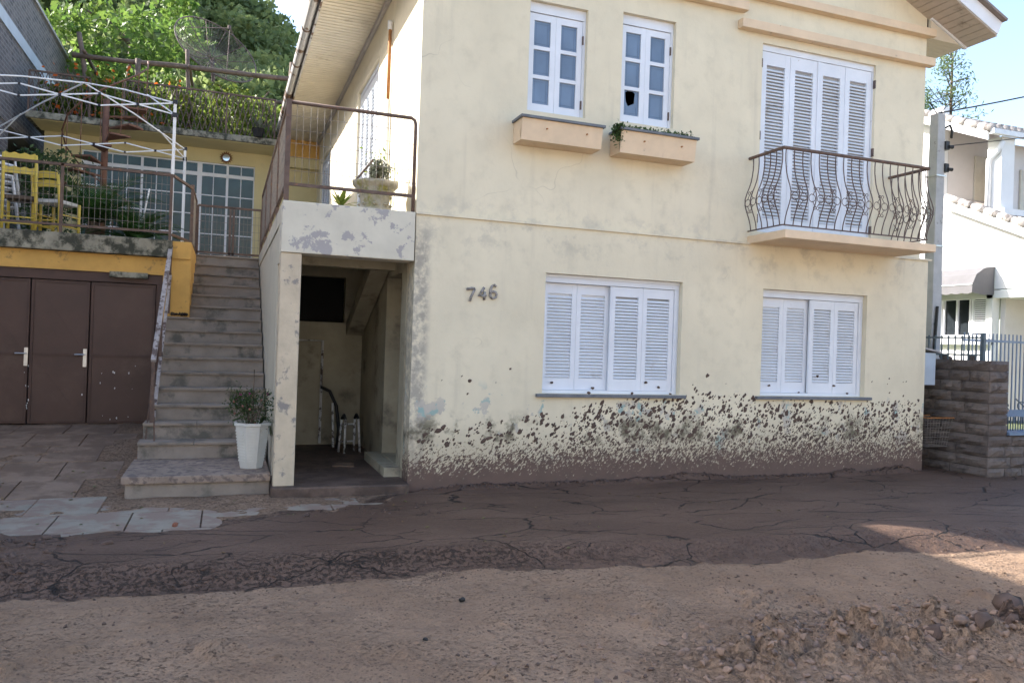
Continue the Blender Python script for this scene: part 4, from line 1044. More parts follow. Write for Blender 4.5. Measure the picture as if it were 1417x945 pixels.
MB().tube([c+Vector((0, -.005, 0)), c+Vector((0, -.012, 0))], .066, 20).build('mirror_glass', gm('mirror', (.75, .78, .8), .12, .02, metal=1), SO)
# roof-terrace railing (diamond lattice)
UR = thing('roof_railing', None, None, (-3, 8.4, 5.2)); UR.parent = RH; UR.location = UR.location - RH.location
def lattice(x0, x1, y, z0, z1, posts):
    MB().beam((x0, y, z1), (x1, y, z1), .03, .03).build('top_rail', M['iron'], UR)
    MB().beam((x0, y, z0+.05), (x1, y, z0+.05), .02, .02).build('bottom_rail', M['iron'], UR)
    for p in posts: MB().beam((p, y, z0), (p, y, z1), .03, .03).build('post', M['iron'], UR)
    m = MB(); p = .19; hh = z1-z0-.06; x = x0
    while x < x1-.02:
        for (zs) in (0, 1):
            for k in range(2):
                za, zb = z0+.06+hh*k/2, z0+.06+hh*(k+1)/2; e = min(x+p/2, x1)
                m.tube([(x, y, za), (e, y, zb)] if zs == 0 else [(x, y, zb), (e, y, za)], .0075, 4)
        x += p/2
    m.build('lattice', M['iron2'], UR)
lattice(-5.05, -4.1, 8.38, 5.2, 5.97, (-5.05, -4.1)); lattice(-3.55, -.92, 8.38, 5.2, 6.02, (-3.55, -2.68, -1.8, -.92))
for xx in (-4.0, -3.85, -3.7): MB().beam((xx, 8.38, 5.2), (xx, 8.38, 5.95), .012, .012).build('baluster', M['iron'], UR)
# pergola of poles
PG = thing('pergola', 'rough timber pole pergola over the vine on the roof terrace', 'pergola', (-2.4, 9.1, 5.2))
def pole(p, q, r): 
    p, q = Vector(p), Vector(q); P_ = [p.lerp(q, t/5)+Vector((random.uniform(-.01, .01), random.uniform(-.01, .01), random.uniform(-.012, .012))) for t in range(6)]
    MB().tube(P_, [r*random.uniform(.85, 1.1) for _ in P_], 7).build('pole', M['log'], PG, smooth=True)
pole((-4.5, 9, 6.53), (-.35, 9, 6.68), .05); pole((-4.42, 9.02, 6.98), (-4.15, 9.05, 5.21), .045); pole((-3.4, 8.95, 6.62), (-3.38, 8.95, 5.21), .05)
pole((-2.56, 9, 6.95), (-2.45, 9, 5.21), .045); pole((-.6, 9.02, 7.0), (-.72, 9.02, 5.21), .045); pole((-4.45, 10.8, 6.6), (-.4, 10.8, 6.7), .045)
for xx in (-4.3, -2.5, -.65): pole((xx, 8.8, 6.58), (xx, 11, 6.66), .035)
VN = thing('climbing_vine', 'dense green climbing vine filling the lattice and pergola of the roof terrace', 'vine', (-2.3, 9.4, 5.2))
def vs(rg, n):
    x = rg.uniform(-5.0, -.75, n); y = 8.62+rg.random(n)**1.1*1.9
    topz = 6.25+.28*np.array([fbm(np.array(a*1.1), np.array(b*1.5), 3, 4) for a, b in zip(x, y)])*2-.25
    topz = np.where(x < -4.3, 5.9, topz)
    z = 5.22+(topz-5.22)*rg.random(n)**.75
    k = np.array([fbm(np.array(a*4+c), np.array(b*3+c*4.), 3, 8) for a, b, c in zip(x, y, z)]) > .42
    return np.stack([x, y, z], -1)[k]
leafobj('foliage', M['leaf'], VN, 13500, vs, .062, 4)
m = MB()
for k in range(26):
    p = Vector((random.uniform(-4.8, -.8), random.uniform(8.7, 10.2), 5.21)); P_ = [p]
    for q_ in range(6): P_.append(P_[-1]+Vector((random.uniform(-.15, .15), random.uniform(-.15, .15), random.uniform(.12, .22))))
    m.tube(P_, .012, 4)
m.build('stem', M['bark'], VN)
V, F = leaves(60, lambda rg, n: np.stack([rg.uniform(-4.9, -2.6, n), rg.uniform(8.33, 8.46, n), rg.uniform(5.3, 6.25, n)], -1), .045, 8, aspect=.7)
npmesh('flower', V, F, M['flower'], VN)['kind'] = 'stuff'
def spiky(name, label, c, n, L, mat, w=.02, pot=None):
    t = thing(name, label, 'plant', c); m = MB(); c = Vector(c)
    for k in range(n):
        a = random.uniform(0, 6.28); el = random.uniform(.35, 1.35); l = L*random.uniform(.7, 1.1); d = Vector((math.cos(a)*math.cos(el), math.sin(a)*math.cos(el), math.sin(el))); e = Vector((-math.sin(a), math.cos(a), 0))
        P_ = [c+Vector((0, 0, .12))+d*l*t_ - Vector((0, 0, .35*l*t_*t_*(1-math.sin(el)*.7))) for t_ in (0, .35, .7, 1)]
        ws = (w*.7, w, w*.7, .001); b = [P_[i]+e*ws[i] for i in range(4)]+[P_[i]-e*ws[i] for i in range(4)]
        m.add(b, [(i, i+1, i+5, i+4) for i in range(3)])
    m.build('leaf_rosette', mat, t)
    if pot: MB().lathe([(pot*.7, 0), (pot, .16), (pot*1.05, .16), (pot*.9, .14)], c, 12).build('pot', M['terracotta'] if pot < .1 else M['dark'], t)
    return t
spiky('potted_agave', 'pale spiky plant in a dark pot on the edge of the roof terrace', (-1.22, 8.33, 5.255), 22, .36, M['leaf_grey'], .014, .115)
# satellite dish of open mesh
SD = thing('satellite_dish', 'large mesh satellite dish standing above the vine', 'satellite dish', (-2.1, 11.2, 5.2))
dc = Vector((-2.12, 11.0, 7.62)); dn = Vector((.42, -.72, .55)).normalized(); da = dn.cross(Vector((0, 0, 1))).normalized(); db = da.cross(dn)
RD = .92
def dpt(r, t): return dc + da*r*math.cos(t) + db*r*math.sin(t) + dn*(.26*(r/RD)**2-.13)
MB().tube([dpt(RD, 2*math.pi*k/36) for k in range(37)], .016, 5).build('rim', M['iron2'], SD)
m = MB()
for k in range(12): m.tube([dpt(.04, k*math.pi/6), dpt(.4, k*math.pi/6), dpt(RD, k*math.pi/6)], .009, 4)
m.build('rib', M['iron2'], SD)
m = MB()
for k in range(72): m.tube([dpt(.1, k*math.pi/36), dpt(.45, k*math.pi/36), dpt(RD, k*math.pi/36)], .0022, 3, False)
for r_ in np.linspace(.12, RD, 22): m.tube([dpt(float(r_), 2*math.pi*k/30) for k in range(31)], .0022, 3, False)
m.build('mesh_panel', M['wire'], SD)
for t in (.5, 2.6, 4.7): MB().tube([dpt(RD*.9, t), dc+dn*.75], .010, 5).build('feed_strut', M['iron2'], SD)
MB().lathe([(.0, 0), (.035, 0), (.035, .08), (0, .08)], dc+dn*.72, 10).build('feed_horn', M['iron2'], SD)
MB().tube([dc-dn*.1, (-2.1, 11.25, 6.9), (-2.1, 11.25, 5.2)], .04, 8).build('mast', M['iron2'], SD)
# ================================================================== grey brick neighbour
NB = thing('grey_brick_house', 'tall dark grey brick house side with a blue-white band at the left', 'house', (-8, 10, 0))
MB().box(-11, -5.3, 7.01, 24, 4.95, 6.46).build('wall', M['brick'], NB)
MB().box(-11, -5.27, 7.01, 24, 6.461, 6.68).build('painted_band', M['greyband'], NB)
MB().box(-11, -5.31, 7.01, 24, 6.681, 7.66).build('parapet_wall', M['brick'], NB)
MB().box(-11.05, -5.26, 7.01, 24.05, 7.661, 7.72).build('coping', M['fascia'], NB)
MB().box(-11, -6.3, 9.6, 24, -.3, 4.949).build('recessed_wall', M['brick'], NB)
MB().box(-11, -5.32, 6.9, 8.3, -.3, 4.949).build('side_wall', M['brick'], NB)
FN = thing('unseen_neighbour_house', 'unseen plain grey rendered house beyond the garage, placed to cast the street shadow', 'house', (-9, 3, 0))  # out of view; eave height set to throw the street's shade
MB().box(-13, -6.5, -1.6, 6.89, -.3, 7.19).build('wall', M['fascia'], FN)
MB().prism([(-13.4, 7.2), (-5.95, 7.2), (-5.95, 7.34), (-9.6, 8.7), (-13.4, 7.3)], 'y', -2.1, 7.0).build('roof', M['rooftile'], FN)
for yy in (.2, 3.6): MB().box(-6.52, -6.47, yy, yy+1.2, 3.9, 5.2).build('window', M['glass_dark'], FN)
# ================================================================== things on the terrace
CN = thing('gazebo_frame', 'bare white folding gazebo frame standing on the terrace', 'gazebo frame', (-3.8, 5.1, ZT))
cx0, cx1, cy0, cy1, cz = -5.05, -2.40, 3.75, 6.45, 4.46
apex = (-3.62, 4.75, 4.85)
for x, y in ((cx0, cy0), (cx1, cy0), (cx0, cy1), (cx1, cy1)):
    MB().beam((x, y, ZT), (x, y, cz+.02), .036, .036, (1, 0, 0)).build('leg', M['canopy'], CN)
    MB().box(x-.03, x+.03, y-.03, y+.03, cz-.015, cz+.035).build('corner_joint', M['joint'], CN); MB().box(x-.03, x+.03, y-.03, y+.03, cz-.19, cz-.13).build('slider_joint', M['joint'], CN)
    sx = .45
    e = Vector((x, y, cz)).lerp(Vector(apex), .55)+Vector((0, 0, .03))
    MB().tube([(x, y, cz), e, apex], .011, 6).build('roof_pole', M['canopy'], CN)
    MB().tube([(x, y, cz-.15), Vector((x, y, cz)).lerp(Vector(apex), .3)+Vector((0, 0, .03))], .010, 5).build('roof_strut', M['canopy'], CN)
def truss(p, q, n=3):
    p, q = Vector(p), Vector(q); U_ = Vector((0, 0, .075))
    for k in range(n):
        a, b_ = p.lerp(q, k/n), p.lerp(q, (k+1)/n)
        # two crossing bars per bay
        MB().beam(a+U_, b_-U_, .010, .017).build('scissor_bar', M['canopy'], CN); MB().beam(a-U_, b_+U_, .009, .017).build('scissor_bar', M['canopy'], CN)
    m = MB()
    for k in range(2*n+1):
        c = p.lerp(q, k/(2*n))
        if k % 2: m.box(c.x-.016, c.x+.016, c.y-.016, c.y+.016, c.z-.016, c.z+.016)
        elif 0 < k < 2*n: m.box(c.x-.014, c.x+.014, c.y-.014, c.y+.014, c.z+.06, c.z+.088).box(c.x-.014, c.x+.014, c.y-.014, c.y+.014, c.z-.088, c.z-.06)
    m.build('truss_joint', M['joint'], CN)
zt2 = cz-.075
truss((cx0, cy0, zt2), (cx1, cy0, zt2)); truss((cx0, cy1, zt2), (cx1, cy1, zt2)); truss((cx0, cy0, zt2), (cx0, cy1, zt2)); 
m = MB(); m.tube([(cx1, cy1-.05, cz-.1), (cx1+.02, cy1-.12, cz-.35), (cx1-.01, cy1-.1, cz-.5), (cx1+.02, cy1-.1, cz-.3)], .006, 4); m.build('loose_cord', M['pipe'], CN)
# chairs
def yellow_chair(name, label, loc, rz, seatmat, h=.98, w=.42, wavy=True):
    t = thing(name, label, 'chair', (0, 0, 0)); d = .38; sh = .45
    for sx in (-1, 1):
        MB().tube([(sx*w/2, d/2, 0), (sx*w/2, d/2, sh), (sx*(w/2-.005), d/2+.05, h)], [.019, .022, .018], 7).build('leg', M['yellow'], t, smooth=True)
        MB().tube([(sx*w/2, -d/2, 0), (sx*w/2, -d/2, sh+.03)], .02, 7).build('leg', M['yellow'], t, smooth=True)
        for zz in (.16, .30): MB().tube([(sx*w/2, -d/2, zz), (sx*w/2, d/2, zz)], .010, 5).build('stretcher', M['yellow'], t)
    for zz, yy in ((.14, d/2), (.22, d/2), (.2, -d/2)): MB().tube([(-w/2, yy, zz), (w/2, yy, zz)], .010, 5).build('stretcher', M['yellow'], t)
    for f in (.62, .93):
        z = sh+(h-sh)*f; yb = d/2+.05*f; n = 16; top = []; bot = []
        for k in range(n+1):
            u = -w/2+.015+(w-.03)*k/n; wv = .010*math.cos(6*math.pi*k/n) if wavy else .018*math.sin(math.pi*k/n)
            top.append((u, z+.045+wv)); bot.append((u, z-.035 + (0 if wavy else .01*math.sin(math.pi*k/n))))
        MB().prism(top+bot[::-1], 'y', yb-.010, yb+.010).build('back_slat', M['yellow'], t)
    m = MB(); m.box(-w/2+.012, w/2-.012, -d/2-.005, d/2-.005, sh-.005, sh+.045); m.build('seat', seatmat, t, bevel=.015)
    t.location = loc; t.rotation_euler = (0, 0, rz); return t
yellow_chair('yellow_chair', 'tall yellow wooden chair with wavy back slats and dark woven seat behind railing', (-4.17, 4.12, ZT), math.pi+.05, M['dark_seat'], 1.0, .36)
yellow_chair('yellow_chair', 'shorter yellow wooden chair with pale cushion beside the terrace railing post', (-3.80, 4.22, ZT), math.pi-.45, M['pale_seat'], .80, .36, False)
# stacked white plastic chairs
def plastic_chair():
    t = thing('plastic_chair', 'white plastic chair in the stack behind the tall yellow chair', 'chair', (0, 0, 0), 'stacked white plastic chairs')
    MB().box(-.21, .21, -.2, .2, .42, .445).build('seat', M['plastic'], t, bevel=.01)
    for sx in (-1, 1):
        for sy in (-1, 1): MB().beam((sx*.19, sy*.18, .42), (sx*.23, sy*.23, 0), .04, .02).build('leg', M['plastic'], t)
        MB().tube([(sx*.24, -.2, .44), (sx*.25, -.18, .64), (sx*.25, .15, .66), (sx*.22, .22, .6)], .018, 6).build('arm', M['plastic'], t, smooth=True)
    m = MB()
    for k in range(5): m.beam((-.18+.09*k, .2, .45), (-.2+.1*k, .3, .84), .05, .012, (0, 1, 0))
    m.beam((-.23, .305, .86), (.23, .305, .86), .02, .06).build('backrest', M['plastic'], t)
    return t
pc = plastic_chair()
for k in range(6):
    o = pc if k == 0 else copy_tree(pc)
    o.location = (-4.62, 4.75-.05*k, ZT+.075*k-.0); o.rotation_euler = (0, 0, 2.2)
for o in (pc,): pass
# broom handle, small ornaments
BR = thing('broom', 'white broom handle leaning among the ferns before the glazed doors', 'broom', (-2.9, 5.75, ZT))
MB().tube([(-2.98, 5.7, ZT+.15), (-2.86, 5.9, ZT+1.05)], .013, 6).build('handle', M['pipe'], BR)
MB().box(-3.08, -2.88, 5.67, 5.73, ZT, ZT+.15).build('brush', M['rust'], BR)
# cycads
def cycad(name, label, c, n, L, seed, trunk=.2):
    rg = random.Random(seed); t = thing(name, label, 'plant', c); V, F = [], []
    c = Vector(c); top = c+Vector((0, 0, trunk)); m2 = MB()
    for k in range(n):
        a = rg.uniform(0, 6.28); el = rg.uniform(.25, 1.25); l = L*rg.uniform(.75, 1.1)
        h = Vector((math.cos(a), math.sin(a), 0)); e = Vector((-math.sin(a), math.cos(a), 0)); pts = []
        for q_ in range(15):
            s_ = q_/14; ang = el-1.1*s_*s_; 
            pts.append((pts[-1] + (h*math.cos(ang)+Vector((0, 0, math.sin(ang))))*l/14) if pts else top.copy())
        m2.tube(pts, [.008*(1-.7*i/14) for i in range(15)], 4, False)
        for i in range(2, 29):
            s_ = i/29; f = s_*14; q_ = min(int(f), 13); p = pts[q_].lerp(pts[q_+1], f-q_); d = (pts[q_+1]-pts[q_]).normalized()
            ll = .17*L/.7*math.sin(math.pi*min(1, s_*.9+.12))**.7
            for sg in (-1, 1):
                tip = p + (e*sg*.85+d*.55+Vector((0, 0, .25))*.5).normalized()*ll; w = d*.009; b = len(V)
                V += [p-w, p+w, tip]; F.append((b, b+1, b+2))
    o = npmesh('fronds', [tuple(v) for v in V], F, M['leaf_cycad'], t); o['kind'] = 'stuff'
    m2.build('frond_stem', M['leaf_cycad'], t)
    MB().lathe([(.09, 0), (.11, trunk*.5), (.07, trunk+.03)], c, 10).build('trunk', M['bark'], t)
    return t
cycad('cycad', 'large dark green cycad on the terrace behind the second yellow chair', (-3.48, 5.0, ZT), 54, .98, 3, .34)
cycad('cycad', 'smaller bright green cycad spreading beside the broom handle', (-2.95, 4.75, ZT), 44, .74, 5, .08)
SB = thing('terrace_shrub', 'loose green shrub growing behind the tall yellow chair', 'shrub', (-4.4, 6.3, ZT))
leafobj('foliage', M['leaf_dark'], SB, 1500, lambda rg, n: np.stack([-4.35+rg.normal(0, .24, n), 6.3+rg.normal(0, .22, n), ZT+.2+1.35*rg.random(n)**.8], -1), .04, 9)
m = MB()
for k in range(6): m.tube([(-4.4, 6.3, ZT), (-4.4+random.uniform(-.2, .2), 6.3+random.uniform(-.2, .2), ZT+1.2)], .01, 4)
m.build('stem', M['bark'], SB)
# spiral stair
SS = thing('spiral_staircase', 'rusty brown iron spiral staircase climbing to the roof terrace', 'spiral staircase', (-3.66, 7.1, ZT))
sc0 = Vector((-3.66, 7.1, 0)); MB().tube([(sc0.x, sc0.y, ZT), (sc0.x, sc0.y, 5.28)], .052, 12).build('centre_pole', M['spiral'], SS, smooth=True)
NS = 13; rail = []
for k in range(NS):
    a0 = math.radians(35 - 27*(12-k)); a1 = a0-math.radians(31); z = ZT+.2*(k+1); r_ = .62
    m = MB(); P_ = [(sc0.x+.05*math.cos((a0+a1)/2), sc0.y+.05*math.sin((a0+a1)/2))]+[(sc0.x+r_*math.cos(a0+(a1-a0)*i/4), sc0.y+r_*math.sin(a0+(a1-a0)*i/4)) for i in range(5)]
    m.prism(P_[::-1], 'z', z-.03, z); tr_ = m.build('tread', M['spiral'], SS)
    am = (a0+a1)/2; px, py = sc0.x+r_*math.cos(am), sc0.y+r_*math.sin(am)
    MB().beam((px, py, z), (px, py, z+.85), .012, .012).build('baluster', M['spiral'], SS); rail.append((px, py, z+.85))
MB().tube(rail, .014, 6).build('handrail', M['spiral'], SS, smooth=True)
# ================================================================== pots
WP = thing('white_planter', 'tall white ribbed octagonal planter on the bottom stair landing', 'planter', (-1.42, .46, .2))
c = (-1.415, .46, .2)
MB().lathe([(.105, 0), (.112, .02), (.165, .40), (.178, .405), (.178, .43), (.155, .43), (.145, .38)], c, 8, .39).build('pot', M['pot'], WP)
m = MB()
for k in range(8):
    t0 = .39+2*math.pi*k/8; t1 = t0+2*math.pi/8
    for q_ in range(11):
        z = .07+.028*q_; r_ = (.112+(.165-.112)*(z-.02)/.38)*1.004
        A = Vector((r_*math.cos(t0), r_*math.sin(t0), z))*1; B_ = Vector((r_*math.cos(t1), r_*math.sin(t1), z)); A2, B2 = A.lerp(B_, .22), A.lerp(B_, .78)
        m.beam(A2+Vector(c), B2+Vector(c), .012, .011)
m.build('rib', M['pot'], WP)
MB().lathe([(0, .37), (.15, .37), (0, .385)], c, 12).build('soil', M['soil'], WP)
FP = thing('flowering_shrub', 'wispy flowering shrub with magenta blooms and long drooping leaves in the white planter', 'plant', (-1.415, .46, .58))
m = MB(); tips = []
for k in range(22):
    a = random.uniform(0, 6.28); r_ = random.uniform(.03, .20); P_ = [Vector((c[0]+random.uniform(-.05, .05), c[1]+random.uniform(-.05, .05), .57))]
    tip = Vector((c[0]-.02+r_*math.cos(a), c[1]+r_*math.sin(a), .57+random.uniform(.15, .37))); P_ += [P_[0].lerp(tip, .5)+Vector((0, 0, .04)), tip]; m.tube(P_, .003, 4); tips.append(tip)
m.tube([(c[0], c[1], .56), (c[0]+.0, c[1], 1.13)], .005, 5); m.build('stem', M['bark'], FP)
leafobj('foliage', M['leaf_dark'], FP, 1500, lambda rg, n: np.array([tips[i] for i in rg.integers(0, len(tips), n)])+rg.normal(0, .035, (n, 3))-np.array([0, 0, 1.])*np.abs(rg.normal(0, .09, n))[:, None], .016, 12, aspect=.35)
V, F = leaves(34, lambda rg, n: np.array([tips[i] for i in rg.integers(0, 6, n)])+rg.normal(0, .008, (n, 3)), .013, 14, aspect=.7); npmesh('bloom', V, F, M['pink'], FP)['kind'] = 'stuff'
for k in range(7):
    p = tips[10+k]-Vector((.02, .03, random.uniform(.04, .12))); m = MB(); m.lathe([(0, -.012), (.009, -.008), (.011, 0), (.007, .01), (0, .012)], p, 8, cap=False); m.build('seed_head', M['fruit'], FP, smooth=True)
m = MB()
for k in range(16):
    a = random.uniform(-.9, .9); h = Vector((math.cos(a), math.sin(a), 0)); e = Vector((-h.y, h.x, 0))*.006; l = random.uniform(.12, .22); b = Vector((c[0]+.05, c[1], .58))
    P_ = [b, b+h*l*.4+Vector((0, 0, .10)), b+h*l*.8+Vector((0, 0, .06)), b+h*l+Vector((0, 0, -.08))]
    m.add([p+e for p in P_]+[p-e for p in P_], [(i, i+1, i+5, i+4) for i in range(3)])
m.build('strap_leaf', M['leaf_dark'], FP)
# urn on the porch
UC = (-.33, .42, ZP-.004)
U = thing('stone_urn', 'mossy octagonal cast stone urn on the porch behind the mesh railing', 'urn', UC)
MB().lathe([(.165, 0), (.18, .01), (.18, .05), (.155, .09), (.15, .12), (.165, .20), (.19, .27), (.235, .30), (.245, .315), (.24, .335), (.2, .33), (.19, .28)], UC, 8, .2).build('body', M['urn'], U, bevel=.004)
m = MB()
for k in range(8):
    t = .2+math.pi/8+2*math.pi*k/8; d = Vector((math.cos(t), math.sin(t), 0)); e = Vector((-d.y, d.x, 0))
    for s_ in (-.03, 0, .03):
        for z in (.19, .22, .25): m.lathe([(.0, -.008), (.009, 0), (0, .008)], Vector(UC)+d*(.158+(z-.19)*.34)+e*s_+Vector((0, 0, z)), 6, cap=False)
    m.lathe([(0, -.02), (.028, 0), (0, .02)], Vector(UC)+d*.150+Vector((0, 0, .105)), 8, cap=False)
m.build('relief', M['urn'], U)['kind'] = 'stuff'
MB().lathe([(0, .29), (.2, .29), (0, .3)], UC, 12).build('soil', M['soil'], U)
US = thing('urn_shrub', 'small grey-green stubby shrub planted in the stone urn', 'plant', (UC[0], UC[1], ZP+.29))
m = MB(); tips = []
for k in range(15):
    a = random.uniform(0, 6.28); r_ = random.uniform(.02, .17); p = Vector((UC[0], UC[1], ZP+.28)); tip = p+Vector((r_*math.cos(a), r_*math.sin(a), random.uniform(.14, .24))); m.tube([p, p.lerp(tip, .5)+Vector((0, 0, .03)), tip], .006, 4); tips += [tip, p.lerp(tip, .7)]
m.build('stem', M['bark'], US)
leafobj('foliage', M['leaf_grey'], US, 1500, lambda rg, n: np.array([tips[i] for i in rg.integers(0, len(tips), n)])+rg.normal(0, .022, (n, 3)), .014, 16)
m = MB(); m.tube([(UC[0]-.2, UC[1]-.05, ZP+.33), (UC[0]-.03, UC[1], ZP+.56)], .012, 6); m.build('garden_stick', M['log'], US)
TP = thing('tall_thin_plant', 'thin yellow-leaved plant rising by the sunlit wall behind the urn', 'plant', (-.12, .75, ZP))
m = MB(); tips = []
for k in range(5):
    p = Vector((-.14+random.uniform(-.04, .06), .75, ZP)); tip = p+Vector((random.uniform(-.28, .08), random.uniform(-.1, .1), random.uniform(.55, .95))); m.tube([p, p.lerp(tip, .5)+Vector((.02, 0, 0)), tip], .004, 4); tips += [tip, p.lerp(tip, .8), p.lerp(tip, .65)]
m.build('stem', M['leaf_dark'], TP); leafobj('foliage', M['leaf'], TP, 70, lambda rg, n: np.array([tips[i] for i in rg.integers(0, len(tips), n)])+rg.normal(0, .05, (n, 3)), .022, 18)
spiky('low_pot_plant', 'low leafy green plant on the porch floor left of the urn', (-.62, .75, ZP), 20, .24, M['leaf'], .022)
spiky('small_potted_plant', 'small plant in a terracotta pot at the far end of the porch', (-.95, 3.3, ZP), 12, .16, M['leaf_dark'], .012, .09)
# ================================================================== in the passage
def walker():
    t = thing('walking_frame', 'muddy aluminium walking frame standing in the dark passage', 'walking frame', (0, 0, 0))
    for sx in (-1, 1):
        for sy in (-1, 1):
            MB().tube([(sx*.10, sy*.08, .0), (sx*.085, sy*.05, .40)], .014, 7).build('leg', M['walker'], t, smooth=True)
        MB().tube([(sx*.085, -.05, .40), (sx*.08, 0, .45), (sx*.085, .05, .40)], .018, 7).build('grip', M['rubber'], t, smooth=True)
    MB().tube([(-.10, .08, .12), (.10, .08, .12)], .010, 6).tube([(-.09, .06, .33), (.09, .06, .33)], .010, 6).build('cross_bar', M['walker'], t)
    return t
wk = walker(); wk.location = (-.25, 2.05, .10); wk.rotation_euler = (0, 0, .3)
HS = thing('bent_hose', 'black bent hose propped against the passage wall', 'hose', (-.45, 2.35, .1))
MB().tube([(-.55, 2.5, .85), (-.45, 2.45, .80), (-.37, 2.4, .62), (-.34, 2.35, .35), (-.36, 2.3, .11)], .022, 8).build('tube', M['rubber'], HS, smooth=True)
MB().tube([(-.42, 2.38, .66), (-.40, 2.35, .12)], .014, 6).build('rod', M['walker'], HS)
o = MB().prism([(-.58, 1.0), (-.36, .93), (-.33, 1.18), (-.50, 1.24)], 'z', .102, .112).build('loose_tile', M['paver_mud']); tag(o, 'loose pale tile lying on the muddy passage floor', 'tile')
# ================================================================== right-hand side
UPx, UPy = 7.78, 1.0
UP = thing('utility_pole', 'square concrete utility pole between the cream house and stone wall', 'utility pole', (UPx, UPy, -.1))
MB().add([(UPx-.10, UPy-.10, -.1), (UPx+.10, UPy-.10, -.1), (UPx+.10, UPy+.10, -.1), (UPx-.10, UPy+.10, -.1), (UPx-.07, UPy-.07, 4.95), (UPx+.07, UPy-.07, 4.95), (UPx+.07, UPy+.07, 4.95), (UPx-.07, UPy+.07, 4.95)],
         [(0,3,2,1),(4,5,6,7),(0,1,5,4),(1,2,6,5),(2,3,7,6),(3,0,4,7)]).build('shaft', M['concrete_pole'], UP, bevel=.012)
m = MB(); m.tube([(UPx+.07, UPy-.06, 4.75), (UPx+.16, UPy-.07, 4.80), (UPx+.2, UPy-.07, 4.72), (UPx+.19, UPy-.07, 4.62)], .018, 6); m.build('cable_hook', M['cable'], UP, smooth=True)
for z in (4.5, 4.18): MB().box(UPx+.06, UPx+.13, UPy-.10, UPy+.02, z-.06, z+.06).tube([(UPx+.11, UPy-.1, z-.02), (UPx+.18, UPy-.11, z-.02)], .025, 7).build('insulator', M['cable'], UP)
for z in (4.05, 3.05): MB().box(UPx-.093, UPx+.093, UPy-.093, UPy+.093, z, z+.02).build('clamp_band', M['steel'], UP)
def wire(label, pts, r=.011):
    t = thing('power_cable', label, 'cable', pts[0]); P_ = []
    a, b_ = Vector(pts[0]), Vector(pts[-1])
    for k in range(15): s_ = k/14; P_.append(a.lerp(b_, s_)-Vector((0, 0, pts[1]*4*s_*(1-s_))))
    MB().tube(P_, r, 5).build('strand', M['cable'], t)
wire('thick black cable rising right from the utility pole top', [(UPx, UPy, 4.97), .12, (14, -.8, 6.9)]); wire('thin grey cable sloping right from the pole insulator', [(UPx+.15, UPy-.1, 4.5), .08, (14, .2, 5.9)], .007)
m = MB()
for k in range(5): m.tube([(UPx, UPy, 4.94), (UPx+random.uniform(-.2, .2), UPy, 5.1), (UPx+random.uniform(-.3, .35), UPy+.05, 5.12+random.uniform(0, .3))], .006, 4)
m.build('loose_wire', M['cable'], UP)
MB().tube([(UPx-.08, UPy-.11, 1.2), (UPx-.02, UPy-.11, 2.2)], .02, 6).build('conduit', M['rubber'], UP)
MX = thing('meter_box', 'pale blue-grey meter box with sloping lid beside the house corner', 'meter box', (6.76, .2, 1.1))
MB().box(6.665, 6.855, .10, .30, 1.12, 1.53).build('cabinet', M['box'], MX, bevel=.006); MB().beam((6.63, .19, 1.585), (6.92, .19, 1.54), .26, .018).build('lid', M['fascia'], MX)
MB().box(6.562, 6.664, .15, .25, 1.2, 1.3).build('bracket', M['steel'], MX)
# stone wall, stone by stone
SW = thing('stone_wall', 'brown-grey rough sandstone wall with a taller corner pier', 'stone wall', (7.6, .2, -.1))
def stone(u0, u1, z0, z1, face, pos):
    """face 'x': in plane X=pos facing -X, u=Y ; face 'y': in plane Y=pos facing -Y, u=X"""
    nu, nv = 5, 3; V, F = [], []; sd = random.randint(0, 999); b = .011
    for j in range(nv+1):
        for i in range(nu+1):
            u = u0+(u1-u0)*i/nu; z = z0+(z1-z0)*j/nv; e = i in (0, nu) or j in (0, nv)
            d = 0.0 if e else .012+.028*random.random()
            if e: u += random.uniform(-.003, .003); z += random.uniform(-.003, .003)
            V.append((pos-d, u, z) if face == 'x' else (u, pos-d, z))
    W = nu+1
    for j in range(nv):
        for i in range(nu):
            q_ = (j*W+i, j*W+i+1, (j+1)*W+i+1, (j+1)*W+i); F.append(q_[::-1] if face == 'x' else q_)
    n0 = len(V); bk = .06
    for (i, j) in ((0, 0), (nu, 0), (nu, nv), (0, nv)):
        v = V[j*W+i]; V.append((pos+bk, v[1], v[2]) if face == 'x' else (v[0], pos+bk, v[2]))
    bot = [i for i in range(W)]; top = [nv*W+i for i in range(W)]; lf = [j*W for j in range(nv+1)]; rt = [j*W+nu for j in range(nv+1)]
    m = MB(); fs = list(F)+[tuple(bot[::-1]+[n0, n0+1]), tuple(top+[n0+2, n0+3]), tuple(lf+[n0+3, n0]), tuple(rt[::-1]+[n0+1, n0+2])]
    m.add(V, fs); m.build('stone', M['stone'], SW)
wx, wy = 7.09, -.47; course = .132
random.seed(21)
for k in range(12):
    z0 = -.12+k*course; z1 = z0+course-.010
    u = 2.6
    while u > wy+.06:
        l = random.uniform(.30, .52); e = max(wy+.005, u-l)
        if e-wy < .16: e = wy+.005
        stone(e+.006, u-.004, z0, z1, 'x', wx); u = e
    xe = 10.5 if k < 5 else 7.42; u = wx+.006
    while u < xe-.02:
        l = random.uniform(.26, .46); e = min(xe, u+l)
        if xe-e < .14: e = xe
        stone(u, e-.008, z0, z1, 'y', wy); u = e
MB().box(wx+.012, 7.40, wy+.012, 2.6, -.15, 1.452).build('core', M['mortar'], SW); MB().box(7.401, 10.5, wy+.012, -.2, -.15, .53).build('low_core', M['mortar'], SW)
MB().box(7.42, 10.5, wy-.03, -.16, .542, .58).build('coping', M['blue_paint'], SW)
